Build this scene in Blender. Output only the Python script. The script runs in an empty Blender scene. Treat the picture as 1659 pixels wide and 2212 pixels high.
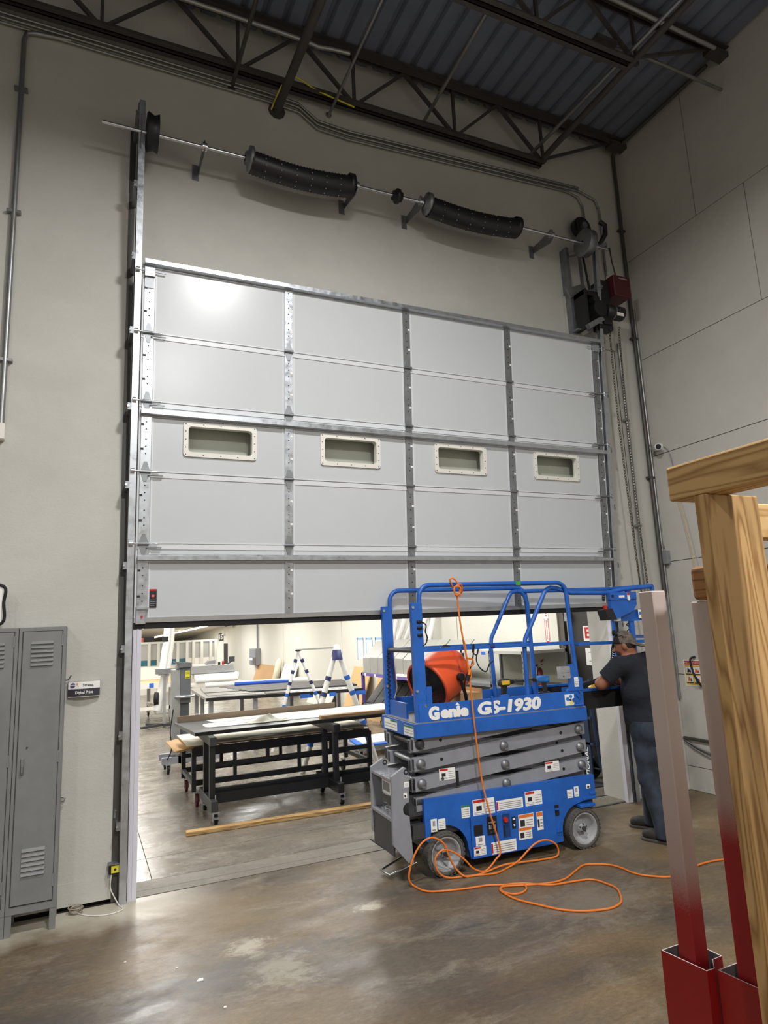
import bpy, math, random
import numpy as np
from mathutils import Vector, Matrix, Euler

random.seed(7)
sc = bpy.context.scene
col = sc.collection
PI = math.pi

# ------------------------------------------------------------------ camera
CM = np.array([[0.911494, -0.408889, -0.044589],
               [0.031823, 0.178187, -0.983482],
               [0.410081, 0.895019, 0.175429]])      # camera right, down, forward in world axes
CP = np.array([-0.41983, -5.68924, 1.93218])
FPX, CX, CY = 1419.62, 829.5, 1106.0
cam_data = bpy.data.cameras.new('camera')
cam = bpy.data.objects.new('camera', cam_data)
col.objects.link(cam)
cam_data.sensor_fit = 'HORIZONTAL'
cam_data.sensor_width = 36.0
cam_data.lens = 36.0 * FPX / 1659.0
cam_data.clip_start = 0.05
cam_data.clip_end = 200
cam.matrix_world = Matrix(((CM[0][0], -CM[1][0], -CM[2][0], CP[0]),
                           (CM[0][1], -CM[1][1], -CM[2][1], CP[1]),
                           (CM[0][2], -CM[1][2], -CM[2][2], CP[2]),
                           (0, 0, 0, 1)))
sc.camera = cam

# ------------------------------------------------------------------ world, lights, exposure
w = bpy.data.worlds.new('world'); sc.world = w
w.use_nodes = True
w.node_tree.nodes['Background'].inputs[0].default_value = (0.5, 0.53, 0.58, 1)
w.node_tree.nodes['Background'].inputs[1].default_value = 0.05
sc.view_settings.view_transform = 'Standard'
sc.view_settings.look = 'None'
sc.view_settings.gamma = 1.0
sc.view_settings.use_curve_mapping = False
sc.view_settings.exposure = 0.0

def disk(name, loc, size, power, color, spread=180):
    l = bpy.data.lights.new(name, 'AREA'); l.shape = 'DISK'; l.size = size
    l.energy = power; l.color = color; l.spread = math.radians(spread)
    o = bpy.data.objects.new(name, l); col.objects.link(o); o.location = loc
    return o

LAMP = (1.0, 0.985, 0.965)
disk('lamp', (1.05, -3.3, 6.4), 0.5, 225, LAMP)        # high bays of the front hall
disk('lamp', (-4.4, -6.5, 6.6), 0.5, 70, LAMP)
disk('lamp', (1.05, -9.0, 6.6), 0.5, 600, LAMP)
disk('lamp', (-4.4, -10.5, 6.6), 0.5, 260, LAMP)
def strip(loc, length, power):
    l = bpy.data.lights.new('tube', 'AREA'); l.shape = 'RECTANGLE'; l.size = 0.25; l.size_y = length
    l.energy = power; l.color = (1.0, 0.99, 0.965)
    o = bpy.data.objects.new('tube', l); col.objects.link(o); o.location = loc
for sx in (-3.5, 0.6, 4.0):                             # fluorescent rows over the room behind
    for sy in (3.5, 9.0, 15.0, 21.0, 28.0):
        strip((sx, sy, 3.62 - 0.0467 * sy), 4.0, 135)
STRIP_E = 26.0                                          # emission of the fluorescent tubes in the room behind

# ------------------------------------------------------------------ helpers
def at(px, py, axis, val):
    """the place where a sight line through a point of the photograph meets the plane axis = val"""
    d = CM.T @ np.array([(px - CX) / FPX, (py - CY) / FPX, 1.0])
    t = (val - CP[axis]) / d[axis]
    return CP + t * d

def srgb(h):
    h = h.lstrip('#')
    r = [int(h[i:i + 2], 16) / 255 for i in (0, 2, 4)]
    return tuple((c / 12.92 if c <= 0.04045 else ((c + 0.055) / 1.055) ** 2.4) for c in r)

MATS = {}
def mat(name, h, rough=0.5, metal=0.0, var=0.0, scale=6.0, bump=0.0, bscale=None, spec=None, rvar=0.0, stretch=None, h2=None):
    if name in MATS: return MATS[name]
    m = bpy.data.materials.new(name); m.use_nodes = True
    nt = m.node_tree; b = nt.nodes['Principled BSDF']
    c = srgb(h)
    b.inputs['Base Color'].default_value = (*c, 1)
    b.inputs['Roughness'].default_value = rough
    b.inputs['Metallic'].default_value = metal
    if spec is not None: b.inputs['Specular IOR Level'].default_value = spec
    if var > 0 or bump > 0 or rvar > 0 or h2:
        tc = nt.nodes.new('ShaderNodeTexCoord')
        vec = tc.outputs['Object']
        if stretch:
            mp = nt.nodes.new('ShaderNodeMapping'); mp.inputs['Scale'].default_value = stretch
            nt.links.new(vec, mp.inputs['Vector']); vec = mp.outputs['Vector']
        n = nt.nodes.new('ShaderNodeTexNoise')
        n.inputs['Scale'].default_value = scale; n.inputs['Detail'].default_value = 6
        n.inputs['Roughness'].default_value = 0.65
        nt.links.new(vec, n.inputs['Vector'])
        if var > 0 or h2:
            r = nt.nodes.new('ShaderNodeValToRGB')
            r.color_ramp.elements[0].position = 0.32; r.color_ramp.elements[1].position = 0.68
            lo = tuple(max(0, x * (1 - var)) for x in c); hi = tuple(min(1, x * (1 + var)) for x in c)
            if h2: lo, hi = c, srgb(h2)
            r.color_ramp.elements[0].color = (*lo, 1); r.color_ramp.elements[1].color = (*hi, 1)
            nt.links.new(n.outputs['Fac'], r.inputs['Fac'])
            nt.links.new(r.outputs['Color'], b.inputs['Base Color'])
        if rvar > 0:
            mr = nt.nodes.new('ShaderNodeMapRange')
            mr.inputs['To Min'].default_value = max(0.02, rough - rvar); mr.inputs['To Max'].default_value = min(1, rough + rvar)
            mr.inputs['From Min'].default_value = 0.3; mr.inputs['From Max'].default_value = 0.7
            nt.links.new(n.outputs['Fac'], mr.inputs['Value']); nt.links.new(mr.outputs['Result'], b.inputs['Roughness'])
        if bump > 0:
            n2 = nt.nodes.new('ShaderNodeTexNoise')
            n2.inputs['Scale'].default_value = bscale or scale * 4; n2.inputs['Detail'].default_value = 4
            nt.links.new(vec, n2.inputs['Vector'])
            bp = nt.nodes.new('ShaderNodeBump'); bp.inputs['Strength'].default_value = bump
            bp.inputs['Distance'].default_value = 0.01
            nt.links.new(n2.outputs['Fac'], bp.inputs['Height']); nt.links.new(bp.outputs['Normal'], b.inputs['Normal'])
    MATS[name] = m
    return m

def wood(name, dark, light, axis=1, scale=9.0, knots=True):
    if name in MATS: return MATS[name]
    m = bpy.data.materials.new(name); m.use_nodes = True
    nt = m.node_tree; b = nt.nodes['Principled BSDF']; b.inputs['Roughness'].default_value = 0.62
    tc = nt.nodes.new('ShaderNodeTexCoord'); mp = nt.nodes.new('ShaderNodeMapping')
    s = [1.0, 1.0, 1.0]; s[axis] = 0.09
    mp.inputs['Scale'].default_value = s
    mp.inputs['Location'].default_value = (0.13, 0.31, 0.07)
    nt.links.new(tc.outputs['Object'], mp.inputs['Vector'])
    n0 = nt.nodes.new('ShaderNodeTexNoise'); n0.inputs['Scale'].default_value = scale * 0.9; n0.inputs['Detail'].default_value = 2
    nt.links.new(mp.outputs['Vector'], n0.inputs['Vector'])
    mu = nt.nodes.new('ShaderNodeMath'); mu.operation = 'MULTIPLY'; mu.inputs[1].default_value = 26.0
    nt.links.new(n0.outputs['Fac'], mu.inputs[0])
    fr = nt.nodes.new('ShaderNodeMath'); fr.operation = 'PINGPONG'; fr.inputs[1].default_value = 1.0
    nt.links.new(mu.outputs[0], fr.inputs[0])
    n1 = nt.nodes.new('ShaderNodeTexNoise'); n1.inputs['Scale'].default_value = scale * 14; n1.inputs['Detail'].default_value = 3
    nt.links.new(mp.outputs['Vector'], n1.inputs['Vector'])
    ad = nt.nodes.new('ShaderNodeMath'); ad.operation = 'MULTIPLY_ADD'; ad.inputs[1].default_value = 0.45
    nt.links.new(n1.outputs['Fac'], ad.inputs[0]); nt.links.new(fr.outputs[0], ad.inputs[2])
    r = nt.nodes.new('ShaderNodeValToRGB')
    r.color_ramp.elements[0].position = 0.18; r.color_ramp.elements[1].position = 0.85
    r.color_ramp.elements[0].color = (*srgb(dark), 1); r.color_ramp.elements[1].color = (*srgb(light), 1)
    nt.links.new(ad.outputs[0], r.inputs['Fac']); nt.links.new(r.outputs['Color'], b.inputs['Base Color'])
    MATS[name] = m
    return m

def emit(name, h, e):
    m = bpy.data.materials.new(name); m.use_nodes = True
    b = m.node_tree.nodes['Principled BSDF']
    b.inputs['Base Color'].default_value = (*srgb(h), 1)
    b.inputs['Emission Color'].default_value = (*srgb(h), 1); b.inputs['Emission Strength'].default_value = e
    MATS[name] = m
    return m

def glass(name, tint='#dfe6e4', gloss=0.12):
    m = bpy.data.materials.new(name); m.use_nodes = True
    nt = m.node_tree; nt.nodes.clear()
    o = nt.nodes.new('ShaderNodeOutputMaterial'); mx = nt.nodes.new('ShaderNodeMixShader')
    t = nt.nodes.new('ShaderNodeBsdfTransparent'); g = nt.nodes.new('ShaderNodeBsdfGlossy')
    t.inputs['Color'].default_value = (*srgb(tint), 1); g.inputs['Roughness'].default_value = 0.04
    lw = nt.nodes.new('ShaderNodeLayerWeight'); lw.inputs['Blend'].default_value = gloss
    nt.links.new(lw.outputs['Fresnel'], mx.inputs['Fac'])
    nt.links.new(t.outputs[0], mx.inputs[1]); nt.links.new(g.outputs[0], mx.inputs[2]); nt.links.new(mx.outputs[0], o.inputs[0])
    MATS[name] = m
    return m

class MB:
    """collects shapes, then links them as ONE mesh object"""
    def __init__(s): s.v = []; s.f = []; s.m = []; s.sm = []
    def add(s, vs, fs, mi=0, smooth=False):
        k = len(s.v); s.v += [tuple(float(c) for c in p) for p in vs]
        for f in fs: s.f.append([i + k for i in f]); s.m.append(mi); s.sm.append(smooth)
        return s
    def bx(s, x0, x1, y0, y1, z0, z1, mi=0, M=None):
        x0, x1 = min(x0, x1), max(x0, x1); y0, y1 = min(y0, y1), max(y0, y1); z0, z1 = min(z0, z1), max(z0, z1)
        vs = [(x, y, z) for z in (z0, z1) for y in (y0, y1) for x in (x0, x1)]
        if M is not None: vs = [M @ Vector(p) for p in vs]
        return s.add(vs, [(0, 2, 3, 1), (4, 5, 7, 6), (0, 1, 5, 4), (2, 6, 7, 3), (0, 4, 6, 2), (1, 3, 7, 5)], mi)
    def bar(s, a, b, wx, wy, mi=0, up=(0, 0, 1)):
        """rectangular bar from a to b, width wx sideways, wy along 'up'"""
        a = Vector(a); b = Vector(b); d = (b - a).normalized(); u = Vector(up)
        if abs(d.dot(u)) > 0.98: u = Vector((0, 1, 0))
        r = d.cross(u).normalized(); u = r.cross(d).normalized()
        vs = [p + r * sx * wx / 2 + u * sy * wy / 2 for p in (a, b) for sx, sy in ((-1, -1), (1, -1), (1, 1), (-1, 1))]
        return s.add(vs, [(0, 1, 2, 3), (7, 6, 5, 4), (0, 4, 5, 1), (1, 5, 6, 2), (2, 6, 7, 3), (3, 7, 4, 0)], mi)
    def cyl(s, a, b, r, n=12, r1=None, mi=0, caps=True):
        a = Vector(a); b = Vector(b); d = (b - a).normalized()
        u = Vector((0, 0, 1)) if abs(d.z) < 0.9 else Vector((1, 0, 0))
        x = d.cross(u).normalized(); y = d.cross(x); r1 = r if r1 is None else r1
        vs = [p + (x * math.cos(2 * PI * i / n) + y * math.sin(2 * PI * i / n)) * q for p, q in ((a, r), (b, r1)) for i in range(n)]
        s.add(vs, [(i, (i + 1) % n, n + (i + 1) % n, n + i) for i in range(n)], mi, True)
        if caps:
            s.add(vs[:n], [tuple(range(n))[::-1]], mi); s.add(vs[n:], [tuple(range(n))], mi)
        return s
    def lathe(s, prof, origin, axis, n=24, mi=0, closed=False):
        """prof: (distance along axis, radius)"""
        o = Vector(origin); d = Vector(axis).normalized()
        u = Vector((0, 0, 1)) if abs(d.z) < 0.9 else Vector((1, 0, 0))
        x = d.cross(u).normalized(); y = d.cross(x)
        vs = [o + d * t + (x * math.cos(2 * PI * i / n) + y * math.sin(2 * PI * i / n)) * r for t, r in prof for i in range(n)]
        fs = []
        k = len(prof)
        for j in range(k if closed else k - 1):
            for i in range(n):
                fs.append((j * n + i, j * n + (i + 1) % n, ((j + 1) % k) * n + (i + 1) % n, ((j + 1) % k) * n + i))
        return s.add(vs, fs, mi, True)
    def tube(s, pts, r, n=8, mi=0, closed=False, square=False):
        P = [Vector(p) for p in pts]; m = len(P)
        up = None; rings = []
        for i in range(m):
            if closed: d = P[(i + 1) % m] - P[i - 1]
            else: d = P[min(i + 1, m - 1)] - P[max(i - 1, 0)]
            d.normalize()
            if up is None:
                u = Vector((0, 0, 1)) if abs(d.z) < 0.9 else Vector((0, 1, 0))
            else: u = up
            x = d.cross(u)
            if x.length < 1e-6: x = d.orthogonal()
            x.normalize(); up = x.cross(d).normalized()
            off = PI / 4 if square else 0
            rr = r[i] if isinstance(r, (list, tuple)) else r
            rings.append([P[i] + (x * math.cos(2 * PI * k / n + off) + up * math.sin(2 * PI * k / n + off)) * rr for k in range(n)])
        vs = [p for ring in rings for p in ring]; fs = []
        for i in range(m if closed else m - 1):
            a = i * n; b = ((i + 1) % m) * n
            for k in range(n): fs.append((a + k, a + (k + 1) % n, b + (k + 1) % n, b + k))
        s.add(vs, fs, mi, not square)
        if not closed:
            s.add(rings[0], [tuple(range(n))[::-1]], mi); s.add(rings[-1], [tuple(range(n))], mi)
        return s
    def prism(s, poly, axis, d0, d1, mi=0):
        """poly of 2-D points extruded along axis (0: poly is y,z; 1: poly is x,z; 2: poly is x,y)"""
        def P(p, d):
            return (d, p[0], p[1]) if axis == 0 else ((p[0], d, p[1]) if axis == 1 else (p[0], p[1], d))
        n = len(poly)
        vs = [P(p, d0) for p in poly] + [P(p, d1) for p in poly]
        s.add(vs, [(i, (i + 1) % n, n + (i + 1) % n, n + i) for i in range(n)], mi)
        s.add(vs[:n], [tuple(range(n))[::-1]], mi); s.add(vs[n:], [tuple(range(n))], mi)
        return s
    def mesh(s, name, mats, T=None):
        me = bpy.data.meshes.new(name)
        vs = s.v if T is None else [tuple(T @ Vector(p)) for p in s.v]
        me.from_pydata(vs, [], s.f)
        for m in (mats if isinstance(mats, (list, tuple)) else [mats]): me.materials.append(m)
        me.polygons.foreach_set('material_index', s.m)
        me.polygons.foreach_set('use_smooth', s.sm)
        me.update()
        bm = __import__('bmesh').new(); bm.from_mesh(me)
        __import__('bmesh').ops.recalc_face_normals(bm, faces=bm.faces); bm.to_mesh(me); bm.free()
        return me
    def link(s, name, mats, parent=None, local=False, bevel=0.0, seg=1):
        """vertices are given in world space (local=False) or in the space of the root thing"""
        T = None
        if parent is not None and not local: T = MW[parent.name].inverted()
        o = bpy.data.objects.new(name, s.mesh(name, mats, T)); col.objects.link(o)
        if parent is not None: o.parent = parent; MW[o.name] = MW[parent.name].copy()
        else: MW[o.name] = Matrix.Identity(4)
        if bevel > 0:
            b = o.modifiers.new('bevel', 'BEVEL'); b.width = bevel; b.segments = seg
            b.limit_method = 'ANGLE'; b.angle_limit = math.radians(40); b.harden_normals = False
        return o

MW = {}
def thing(name, label, cat, loc=(0, 0, 0), rot=(0, 0, 0), group=None):
    o = bpy.data.objects.new(name, None); col.objects.link(o)
    o.empty_display_size = 0.1
    o.location = loc; o.rotation_euler = rot
    MW[o.name] = Matrix.Translation(Vector([float(c) for c in loc])) @ Euler(rot).to_matrix().to_4x4()
    o['label'] = label; o['category'] = cat
    if group: o['group'] = group
    return o
def tag(o, label, cat, group=None):
    """a thing that is one mesh: move its origin onto it"""
    me = o.data
    cs = [v.co.copy() for v in me.vertices]
    c = Vector(((min(v.x for v in cs) + max(v.x for v in cs)) / 2, (min(v.y for v in cs) + max(v.y for v in cs)) / 2, min(v.z for v in cs)))
    me.transform(Matrix.Translation(-c)); o.location = c
    MW[o.name] = Matrix.Translation(c)
    o['label'] = label; o['category'] = cat
    if group: o['group'] = group
    return o
def struct(o):
    o['kind'] = 'structure'; return o
def copy_tree(o, parent=None):
    c = o.copy(); col.objects.link(c)
    if parent is not None: c.parent = parent
    MW[c.name] = MW[o.name].copy()
    for ch in list(o.children): copy_tree(ch, c)
    return c
def moved(src, loc, rotz=None, label=None):
    c = copy_tree(src); c.location = loc
    if rotz is not None: c.rotation_euler = (0, 0, rotz)
    if label: c['label'] = label
    MW[c.name] = Matrix.Translation(Vector(loc)) @ c.rotation_euler.to_matrix().to_4x4()
    return c

def text_mesh(body, size, bold=0.0, shear=0.0, align='CENTER'):
    cu = bpy.data.curves.new('text', 'FONT'); cu.body = body; cu.size = size
    cu.align_x = align; cu.align_y = 'CENTER'; cu.offset = bold; cu.shear = shear
    cu.resolution_u = 3
    to = bpy.data.objects.new('text', cu); col.objects.link(to)
    dg = bpy.context.evaluated_depsgraph_get(); dg.update()
    me = bpy.data.meshes.new_from_object(to.evaluated_get(dg))
    bpy.data.objects.remove(to); bpy.data.curves.remove(cu)
    return me
def text(name, body, size, m, X, U, V, parent=None, bold=0.0, shear=0.0, width=None, align='CENTER', local=False):
    """flat lettering at X, reading along U, upwards along V"""
    me = text_mesh(body, size, bold, shear, align)
    X = Vector([float(c) for c in X]); U = Vector([float(c) for c in U]).normalized(); V = Vector([float(c) for c in V]).normalized()
    k = 1.0
    if width:
        xs = [v.co.x for v in me.vertices]; k = width / (max(xs) - min(xs))
    T = None
    if parent is not None and not local: T = MW[parent.name].inverted()
    for v in me.vertices:
        p = X + U * v.co.x * k + V * v.co.y
        v.co = T @ p if T is not None else p
    me.materials.clear(); me.materials.append(m); me.name = name
    o = bpy.data.objects.new(name, me); col.objects.link(o)
    if parent is not None: o.parent = parent; MW[o.name] = MW[parent.name].copy()
    return o

def arc(c, r, a0, a1, n):
    return [(c[0] + r * math.cos(math.radians(a0 + (a1 - a0) * i / n)), c[1] + r * math.sin(math.radians(a0 + (a1 - a0) * i / n))) for i in range(n + 1)]

def smooth_path(pts, k=6, closed=False):
    P = [Vector([float(c) for c in p]) for p in pts]; n = len(P); out = []
    for i in range(n if closed else n - 1):
        if closed: p0, p1, p2, p3 = P[i - 1], P[i], P[(i + 1) % n], P[(i + 2) % n]
        else: p0, p1, p2, p3 = P[max(i - 1, 0)], P[i], P[i + 1], P[min(i + 2, n - 1)]
        for j in range(k):
            t = j / k
            out.append(0.5 * ((2 * p1) + (p2 - p0) * t + (2 * p0 - 5 * p1 + 4 * p2 - p3) * t * t + (3 * p1 - p0 - 3 * p2 + p3) * t ** 3))
    if not closed: out.append(P[-1])
    return out

# ------------------------------------------------------------------ materials
M_wall = mat('painted_concrete', '#c0beb7', 0.9, var=0.06, scale=1.3, bump=0.22, bscale=55, stretch=(1, 1, 1.3))
M_wallR = mat('cast_concrete', '#c6c3bb', 0.9, var=0.07, scale=1.1, bump=0.3, bscale=14)
M_wallb = mat('cream_concrete', '#d8d6cc', 0.85, var=0.03, scale=0.8, bump=0.2, bscale=20)
M_joint = mat('dark_joint', '#4a4844', 0.95)  # dark grey backing that shows in the joints
M_deck = mat('roof_deck', '#6e7789', 0.6, var=0.12, scale=2.0)
M_jst = mat('joist_paint', '#45403f', 0.6, var=0.15, scale=8)
M_galv = mat('galvanised', '#b9bdc2', 0.36, 0.85, var=0.12, scale=14, rvar=0.12)
M_galvd = mat('dull_galvanised', '#8d9093', 0.45, 0.75, var=0.15, scale=10)
M_door = mat('door_skin', '#c6cacd', 0.27, var=0.015, scale=2, spec=0.32)
M_lip = mat('door_lip', '#d6d9dd', 0.3)
M_white = mat('white_plastic', '#e6e3db', 0.5)
M_paper = mat('paper', '#efeeea', 0.8)
M_black = mat('black_rubber', '#121213', 0.7)
M_blk = mat('black_metal', '#1a1b1d', 0.45, var=0.15, scale=9)
M_dark = mat('charcoal_metal', '#3a3c3f', 0.5, var=0.12, scale=9)
M_blue = mat('blue_enamel', '#1f5fb8', 0.42, var=0.16, scale=4.5, rvar=0.12)
M_grey = mat('grey_enamel', '#8b8d94', 0.45, var=0.1, scale=5, rvar=0.1)
M_locker = mat('locker_enamel', '#7b7d7c', 0.42, var=0.08, scale=5, rvar=0.1)
M_conduit = mat('conduit_steel', '#9a9b9b', 0.4, 0.8, var=0.1, scale=5)
M_condk = mat('dark_conduit', '#55534f', 0.5, 0.5)
M_red = mat('red_enamel', '#8e1f22', 0.4, var=0.1, scale=6)
M_orange = mat('orange_plastic', '#e0562c', 0.42, var=0.05)
M_cord = mat('orange_cord', '#e07a2c', 0.5)
M_yellow = mat('yellow_plastic', '#e0b52a', 0.5)
M_ylab = mat('yellow_label', '#d8d13a', 0.6)
M_chrome = mat('bright_steel', '#c9ccd0', 0.22, 0.95)
M_redp = mat('red_print', '#c0241f', 0.6)
M_orgp = mat('orange_print', '#e2762a', 0.6)
M_txt = mat('dark_print', '#26262a', 0.7)
M_gtxt = mat('grey_print', '#8d8f94', 0.7)
M_bluep = mat('blue_print', '#2f7fd0', 0.6)
M_greenp = mat('green_print', '#2f7a45', 0.6)
M_pine = wood('pine', '#b58a52', '#ddb982', 0)
M_pineZ = wood('pine_upright', '#8d6637', '#bf9a66', 2, 11)
M_pineY = wood('pine_beam', '#94703f', '#c6a26c', 1, 11)
M_ply = mat('plywood', '#cda873', 0.7, var=0.1, scale=3, stretch=(0.3, 3, 3))
M_card = mat('cardboard', '#bf9a6c', 0.8, var=0.05, scale=3)
M_tape = mat('blue_tape', '#2b66c4', 0.6)
M_navy = mat('navy_tape', '#2a2f63', 0.6)
M_wrap = mat('white_wrap', '#e9e9e6', 0.55, bump=0.3, bscale=30)
M_alu = mat('aluminium', '#b4b6b6', 0.35, 0.6, var=0.08, scale=6)
M_lgrey = mat('light_grey_sheet', '#b9b9b4', 0.5, var=0.05, scale=3)
M_purple = mat('purple_enamel', '#6d5aa6', 0.5)
M_teal = mat('teal_panel', '#2c6577', 0.6)
M_glass = glass('clear_pane', '#fbfdfb')
M_strip = mat('brown_board', '#8f7a66', 0.7, var=0.06, scale=4)

# ------------------------------------------------------------------ the setting
def floor_mat(name, dark, mid, light, sheen=0.32, dust=False):
    m = bpy.data.materials.new(name); m.use_nodes = True
    nt = m.node_tree; b = nt.nodes['Principled BSDF']; N = nt.nodes.new; L = nt.links.new
    g = N('ShaderNodeNewGeometry')
    def noise(sc, det, st=(1, 1, 1), ro=0.6, dist=0.0):
        mp = N('ShaderNodeMapping'); mp.inputs['Scale'].default_value = st; L(g.outputs['Position'], mp.inputs['Vector'])
        n = N('ShaderNodeTexNoise'); n.inputs['Scale'].default_value = sc; n.inputs['Detail'].default_value = det
        n.inputs['Roughness'].default_value = ro; n.inputs['Distortion'].default_value = dist * .5
        L(mp.outputs[0], n.inputs['Vector']); return n.outputs['Fac']
    def ramp(f, a, ca, c, cc):
        r = N('ShaderNodeValToRGB'); e = r.color_ramp.elements
        e[0].position = a; e[0].color = (*ca, 1); e[1].position = c; e[1].color = (*cc, 1); L(f, r.inputs['Fac']); return r.outputs['Color']
    def mix(f, a, c, mode='MIX'):
        x = N('ShaderNodeMix'); x.data_type = 'RGBA'; x.blend_type = mode
        if isinstance(f, float): x.inputs[0].default_value = f
        else: L(f, x.inputs[0])
        L(a, x.inputs[6]); L(c, x.inputs[7]); return x.outputs[2]
    d, mi, li = srgb(dark), srgb(mid), srgb(light)
    big = ramp(noise(0.55, 5, (1, 1.7, 1), 0.6, 0.8), 0.36, d, 0.6, mi)
    pat = noise(2.2, 9, (0.8, 1.9, 1), 0.74, 1.2)
    lr = ramp(pat, 0.52, (0, 0, 0), 0.74, (0.75, 0.75, 0.75))
    lc = N('ShaderNodeRGB'); lc.outputs[0].default_value = (*li, 1)
    c1 = mix(lr, big, lc.outputs[0])
    fine = ramp(noise(24, 10, (1, 1.8, 1), 0.85), 0.3, (0.5, 0.5, 0.5), 0.7, (1.22, 1.22, 1.22))
    c2 = mix(1.0, c1, fine, 'MULTIPLY')
    scr = ramp(noise(5.0, 9, (0.5, 7, 1), 0.8, 2.0), 0.62, (0, 0, 0), 0.72, (0.4, 0.4, 0.4))
    c3 = mix(scr, c2, lc.outputs[0])
    def blot(cx, cy, rx, ry, rot, h, amt, base):
        mp = N('ShaderNodeMapping'); mp.vector_type = 'TEXTURE'; mp.inputs['Location'].default_value = (cx, cy, 0); mp.inputs['Rotation'].default_value = (0, 0, rot); mp.inputs['Scale'].default_value = (rx, ry, 1)
        L(g.outputs['Position'], mp.inputs['Vector'])
        ln = N('ShaderNodeVectorMath'); ln.operation = 'LENGTH'; L(mp.outputs[0], ln.inputs[0])
        ad = N('ShaderNodeMath'); ad.operation = 'MULTIPLY_ADD'; ad.inputs[1].default_value = 3.2; L(noise(7.5, 10, (1, 1.6, 1), .8, 1.0), ad.inputs[0]); L(ln.outputs['Value'], ad.inputs[2])
        r = N('ShaderNodeMapRange'); r.inputs['From Min'].default_value = 2.45; r.inputs['From Max'].default_value = 1.85; r.inputs['To Max'].default_value = amt; L(ad.outputs[0], r.inputs['Value'])
        cc = N('ShaderNodeRGB'); cc.outputs[0].default_value = (*srgb(h), 1)
        return mix(r.outputs[0], base, cc.outputs[0])
    if dust:                                    # old stains and worn spots of the front slab
        c3 = blot(.55, -1.36, 1.1, .20, .10, '#4c4c4e', .65, c3)
        c3 = blot(.58, -1.14, .20, .14, .3, '#b5ad9b', .75, c3)
        c3 = blot(.70, -1.52, .26, .30, .0, '#a39b8a', .6, c3)
        c3 = blot(1.49, -.98, .15, .10, .2, '#c2bbab', .8, c3)
        c3 = blot(2.9, -1.7, .7, .4, .0, '#8a8272', .5, c3)
        c3 = blot(2.2, -.55, 1.3, .4, .0, '#453f38', .6, c3)
    if dust:                                    # pale swept dust along the foot of the wall, left of the opening
        sp = N('ShaderNodeSeparateXYZ'); L(g.outputs['Position'], sp.inputs[0])
        def rng(sock, a, c_):
            r = N('ShaderNodeMapRange'); r.inputs['From Min'].default_value = a; r.inputs['From Max'].default_value = c_; L(sock, r.inputs['Value']); return r.outputs[0]
        wob = N('ShaderNodeMath'); wob.operation = 'MULTIPLY_ADD'; wob.inputs[1].default_value = 0.7
        L(noise(2.2, 4), wob.inputs[0]); L(sp.outputs['Y'], wob.inputs[2])
        m1 = rng(wob.outputs[0], -0.12, 0.24); m2 = rng(sp.outputs['X'], 0.6, -0.1)
        mm = N('ShaderNodeMath'); mm.operation = 'MULTIPLY'; L(m1, mm.inputs[0]); L(m2, mm.inputs[1])
        dc = N('ShaderNodeRGB'); dc.outputs[0].default_value = (*srgb('#c3bbaa'), 1)
        c3 = mix(mm.outputs[0], c3, dc.outputs[0])
    L(c3, b.inputs['Base Color'])
    rr = N('ShaderNodeMapRange'); rr.inputs['From Min'].default_value = 0.3; rr.inputs['From Max'].default_value = 0.7
    rr.inputs['To Min'].default_value = sheen - 0.1; rr.inputs['To Max'].default_value = sheen + 0.22
    L(noise(2.3, 6, (1, 2, 1), 0.7), rr.inputs['Value']); L(rr.outputs[0], b.inputs['Roughness'])
    bp = N('ShaderNodeBump'); bp.inputs['Strength'].default_value = 0.16; bp.inputs['Distance'].default_value = 0.01
    L(noise(9, 6, (1, 2, 1), 0.7), bp.inputs['Height']); L(bp.outputs['Normal'], b.inputs['Normal'])
    return m
M_floor = floor_mat('stained_concrete', '#57514a', '#7e6b50', '#99917f', 0.36, True)
M_floorb = floor_mat('polished_concrete', '#736d65', '#8d8578', '#b3ab9e', 0.2)
M_thr = floor_mat('threshold_concrete', '#756f64', '#8a8377', '#9f988b', 0.5)

XR, YW = 5.88, 0.10
fl = struct(MB().bx(-9, XR + .3, -14, 42, -0.2, -0.012).link('floor', M_joint))
MB().bx(-9, XR, -14, 0.085, -0.05, 0).link('floor_slab', M_floor, fl)
MB().bx(0.0, 2.08, 0.10, 0.22, -0.05, 0.001).link('floor_strip', M_thr, fl)
MB().bx(0.0, 2.08, 0.225, 0.43, -0.05, 0.001).link('floor_strip', M_thr, fl)
MB().bx(2.09, 2.75, 0.09, 0.43, -0.05, 0.004).link('floor_plate', M_dark, fl)
MB().bx(2.76, 4.95, 0.13, 0.40, -0.05, 0.002).link('floor_strip', M_thr, fl)
MB().bx(2.76, 4.95, 0.09, 0.125, -0.05, 0.004).link('floor_edge', M_dark, fl)
MB().bx(2.76, 4.95, 0.405, 0.43, -0.05, 0.004).link('floor_edge', M_dark, fl)
xs = [-9, 0.15, 4.3, 5.75]
ys = [0.435, 1.02, 5.2, 10.3, 16.0, 24.0, 42.0]
for i in range(3):
    for j in range(6):
        MB().bx(xs[i] + .003, xs[i + 1] - .003, ys[j] + .003, ys[j + 1] - .003, -0.05, 0).link('floor_slab', M_floorb, fl)

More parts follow.
